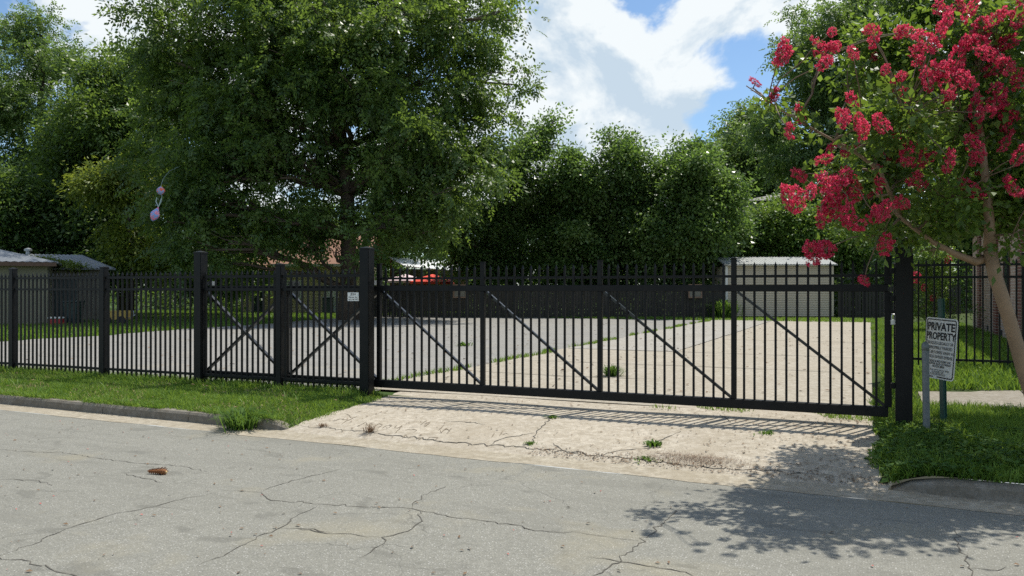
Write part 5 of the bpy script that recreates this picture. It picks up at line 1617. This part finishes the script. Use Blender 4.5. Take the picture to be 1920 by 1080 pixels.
# ================================================================ small things
M['foil_red'] = m_plain('red_foil', (0.45, 0.05, 0.05), 0.25, 0.6, var=0.35, scale=8)
def m_foil(name, cols):
    t = NT(name)
    n = t.noise(7, 3, .5, 0.4, t.obj())
    return t.done(t.ramp(n, [(0.36, cols[0]), (0.5, cols[1]), (0.62, cols[2])], 'CONSTANT'), 0.35, 0.0)
M['foil_a'] = m_foil('patterned_red_foil', ((0.30, 0.36, 0.62), (0.78, 0.14, 0.08), (0.80, 0.45, 0.30)))
M['foil_b'] = m_foil('patterned_pink_foil', ((0.25, 0.40, 0.80), (0.80, 0.25, 0.38), (0.85, 0.62, 0.68)))
M['ribbon'] = m_plain('pale_ribbon', (0.45, 0.55, 0.55), 0.4, var=0.1)
def balloon(X, Y, z, rx, rz_, tilt, mat, label, neck):
    b = tag(empty('foil_balloon', C3(X, Y, z), YAW), label, 'balloon', 'balloons caught in the tree')
    prof = []
    for k in range(13):
        t = k/12
        r = math.sin(math.pi * t) ** .75
        if neck and t < .5: r *= (.35 + 1.3 * t)
        prof.append((max(.004, rx*r), (t - .5)*2*rz_))
    if neck: prof = [(r, -zz) for r, zz in prof][::-1]
    m = MB().lathe(prof, 18)
    o = m.build('foil', mat, b, smooth=True, rot=(0, R(tilt), 0)); o.scale = (1, .6, 1)
    return b
b1 = balloon(-14.95, 34.2, 5.70, .18, .19, 0, M['foil_a'], 'round red and blue foil balloon caught in the tree', False)
MB().tube([(0, 0, .18), (.05, .1, .5), (.02, .8, .95), (.1, 2.6, 1.6)], .006, 5).build('string', M['ribbon'], b1)
MB().tube([(.05, 0, -.18), (.04, 0, -.45), (-.06, 0, -.62)], .008, 5).build('ribbon', M['ribbon'], b1)
b2_ = balloon(-15.18, 34.2, 4.71, .20, .34, 24, M['foil_b'], 'pink teardrop foil balloon hanging upside down below the round one', True)
for q in ([(.13, 0, .30), (.03, 0, .52), (.06, 0, .70), (.14, 0, .62)], [(.13, 0, .30), (.20, 0, .48), (.26, 0, .68)]):
    MB().tube(q, [.02, .022, .016, .008][:len(q)], 5).build('ribbon', M['ribbon'], b2_)
# dead twig with seed cone on the street
cone = tag(empty('seed_cone', (-5.99, 5.43, -0.2), R(14)), 'brown seed cone lying on its side in the street', 'cone')
core = MB()
prof = [(0.006, -.105), (.012, -.07), (.020, -.02), (.030, .03), (.036, .065), (.026, .09), (.01, .098)]
core.lathe(prof, 12)
M['cone'] = m_plain('cone_brown', (0.24, 0.10, 0.035), 0.8, var=0.4, scale=60)
M['cone_pale'] = m_plain('cone_core_pale', (0.62, 0.45, 0.22), 0.8, var=0.2, scale=60)
cone.scale = (.95, .72, .72)
core.build('core', M['cone'], cone, (0, 0, .036), rot=(0, R(90), 0))
sc = MB()
for k in range(90):
    t = k/90
    x = -.095 + .18*t
    r = np.interp(x, [-.105, -.02, .065, .098], [.006, .021, .037, .012])
    a = k*2.4
    c = Vector((x, r*math.cos(a), .036 + r*math.sin(a)))
    o = Vector((.35, math.cos(a), math.sin(a))).normalized(); s = Vector((0, -math.sin(a), math.cos(a)))
    L = .016 + .012*t
    sc.add([c - s*.009, c + s*.009, c + o*L + s*.007, c + o*L*1.15, c + o*L - s*.007], [(0, 1, 2, 3, 4)])
sc.build('scales', M['cone'], cone)
MB().lathe([(.012, 0), (.016, .008), (.006, .014)], 10).build('stem_end', M['cone_pale'], cone, (.094, -.005, .034), rot=(0, R(90), 0))

def litter(name, n, samp, size, mat, label, cat, zf, flat=.25):
    u, v = samp(n)
    n = len(u)
    p = np.stack([u, v, np.array([zf(a, b) for a, b in zip(u, v)]) + .004], 1)
    a = RNG.uniform(0, 2*np.pi, n)
    d = unit(np.stack([np.cos(a), np.sin(a), RNG.uniform(0, flat, n)], 1))
    up = np.stack([RNG.normal(0, flat, n), RNG.normal(0, flat, n), np.ones(n)], 1)
    L = size*RNG.uniform(.4, 1.5, n)
    Q = leaf_quads(p, d, up, L, L*.55, -.2)
    Q[:, :, 2] = np.maximum(Q[:, :, 2], p[:, None, 2])
    return tag(link(name, np_mesh(name, Q.reshape(-1, 3), np.arange(n*4).reshape(-1, 4)), mat), label, cat, kind='stuff')
def road_spots(n):
    u = RNG.uniform(-10, 3, n); v = RNG.uniform(2.5, 7.1, n); return u, v
litter('fallen_petals', 90, road_spots, .022, M['petal_floor'], 'red petals scattered over the street', 'petals', lambda a, b: -.198)
litter('road_leaf_litter', 330, road_spots, .030, M['dry'], 'dry brown leaf bits scattered over the street', 'leaf litter', lambda a, b: -.198)
def apron_spots(n):
    u = RNG.uniform(-6.3, 0, n); u = np.where(RNG.random(n) < .6, -np.abs(RNG.normal(0, 1.1, n)), u)
    u = np.clip(u, -6.3, .05)
    return u, np.array([kv(x) for x in u]) + RNG.uniform(.05, 2.6, n)
litter('apron_leaf_litter', 800, apron_spots, .028, M['dry'], 'dry leaf bits strewn on the driveway apron', 'leaf litter', lambda a, b: apz(a, b))
def seam_spots(n):
    u = RNG.uniform(-3.2, .25, n)
    return u, np.array([kv(x) for x in u]) + np.abs(RNG.normal(.12, .07, n))
litter('seam_leaf_litter', 900, seam_spots, .022, M['dry'], 'dirt and leaf crumbs collected along the lower apron seam', 'leaf litter', lambda a, b: apz(a, b))
def post_spots(n):
    return .25 + np.abs(RNG.normal(0, .55, n)), 9.9 + RNG.normal(0, .5, n)
litter('post_leaf_litter', 900, post_spots, .045, M['dry'], 'dry leaves on bare soil around the right gate post', 'leaf litter', lambda a, b: float(land_z(a, b)) + .012, .5)
def dirt_spots(n):
    u = RNG.normal(-1.55, .28, n); return u, 7.80 + RNG.normal(0, .085, n) - .03 * (u + 1.55)
litter('apron_dirt', 4200, dirt_spots, .009, M['dirt'], 'patch of brown dirt crumbs low on the apron', 'dirt', lambda a, b: apz(a, b))
def lot_spots(n):
    return RNG.uniform(-20, 0, n), RNG.uniform(10.5, 34, n)
litter('lot_leaf_litter', 900, lot_spots, .07, M['dry'], 'dry leaves scattered over the parking lot', 'leaf litter', lambda a, b: .008)
def verge_spots(n):
    u = RNG.uniform(-16, -6.5, n); return u, np.array([kv(x) for x in u]) + RNG.uniform(.2, 2.2, n)
litter('verge_leaf_litter', 160, verge_spots, .05, M['dry'], 'dry leaves lying on the left grass verge', 'leaf litter', lambda a, b: float(land_z(a, b)) + .04)
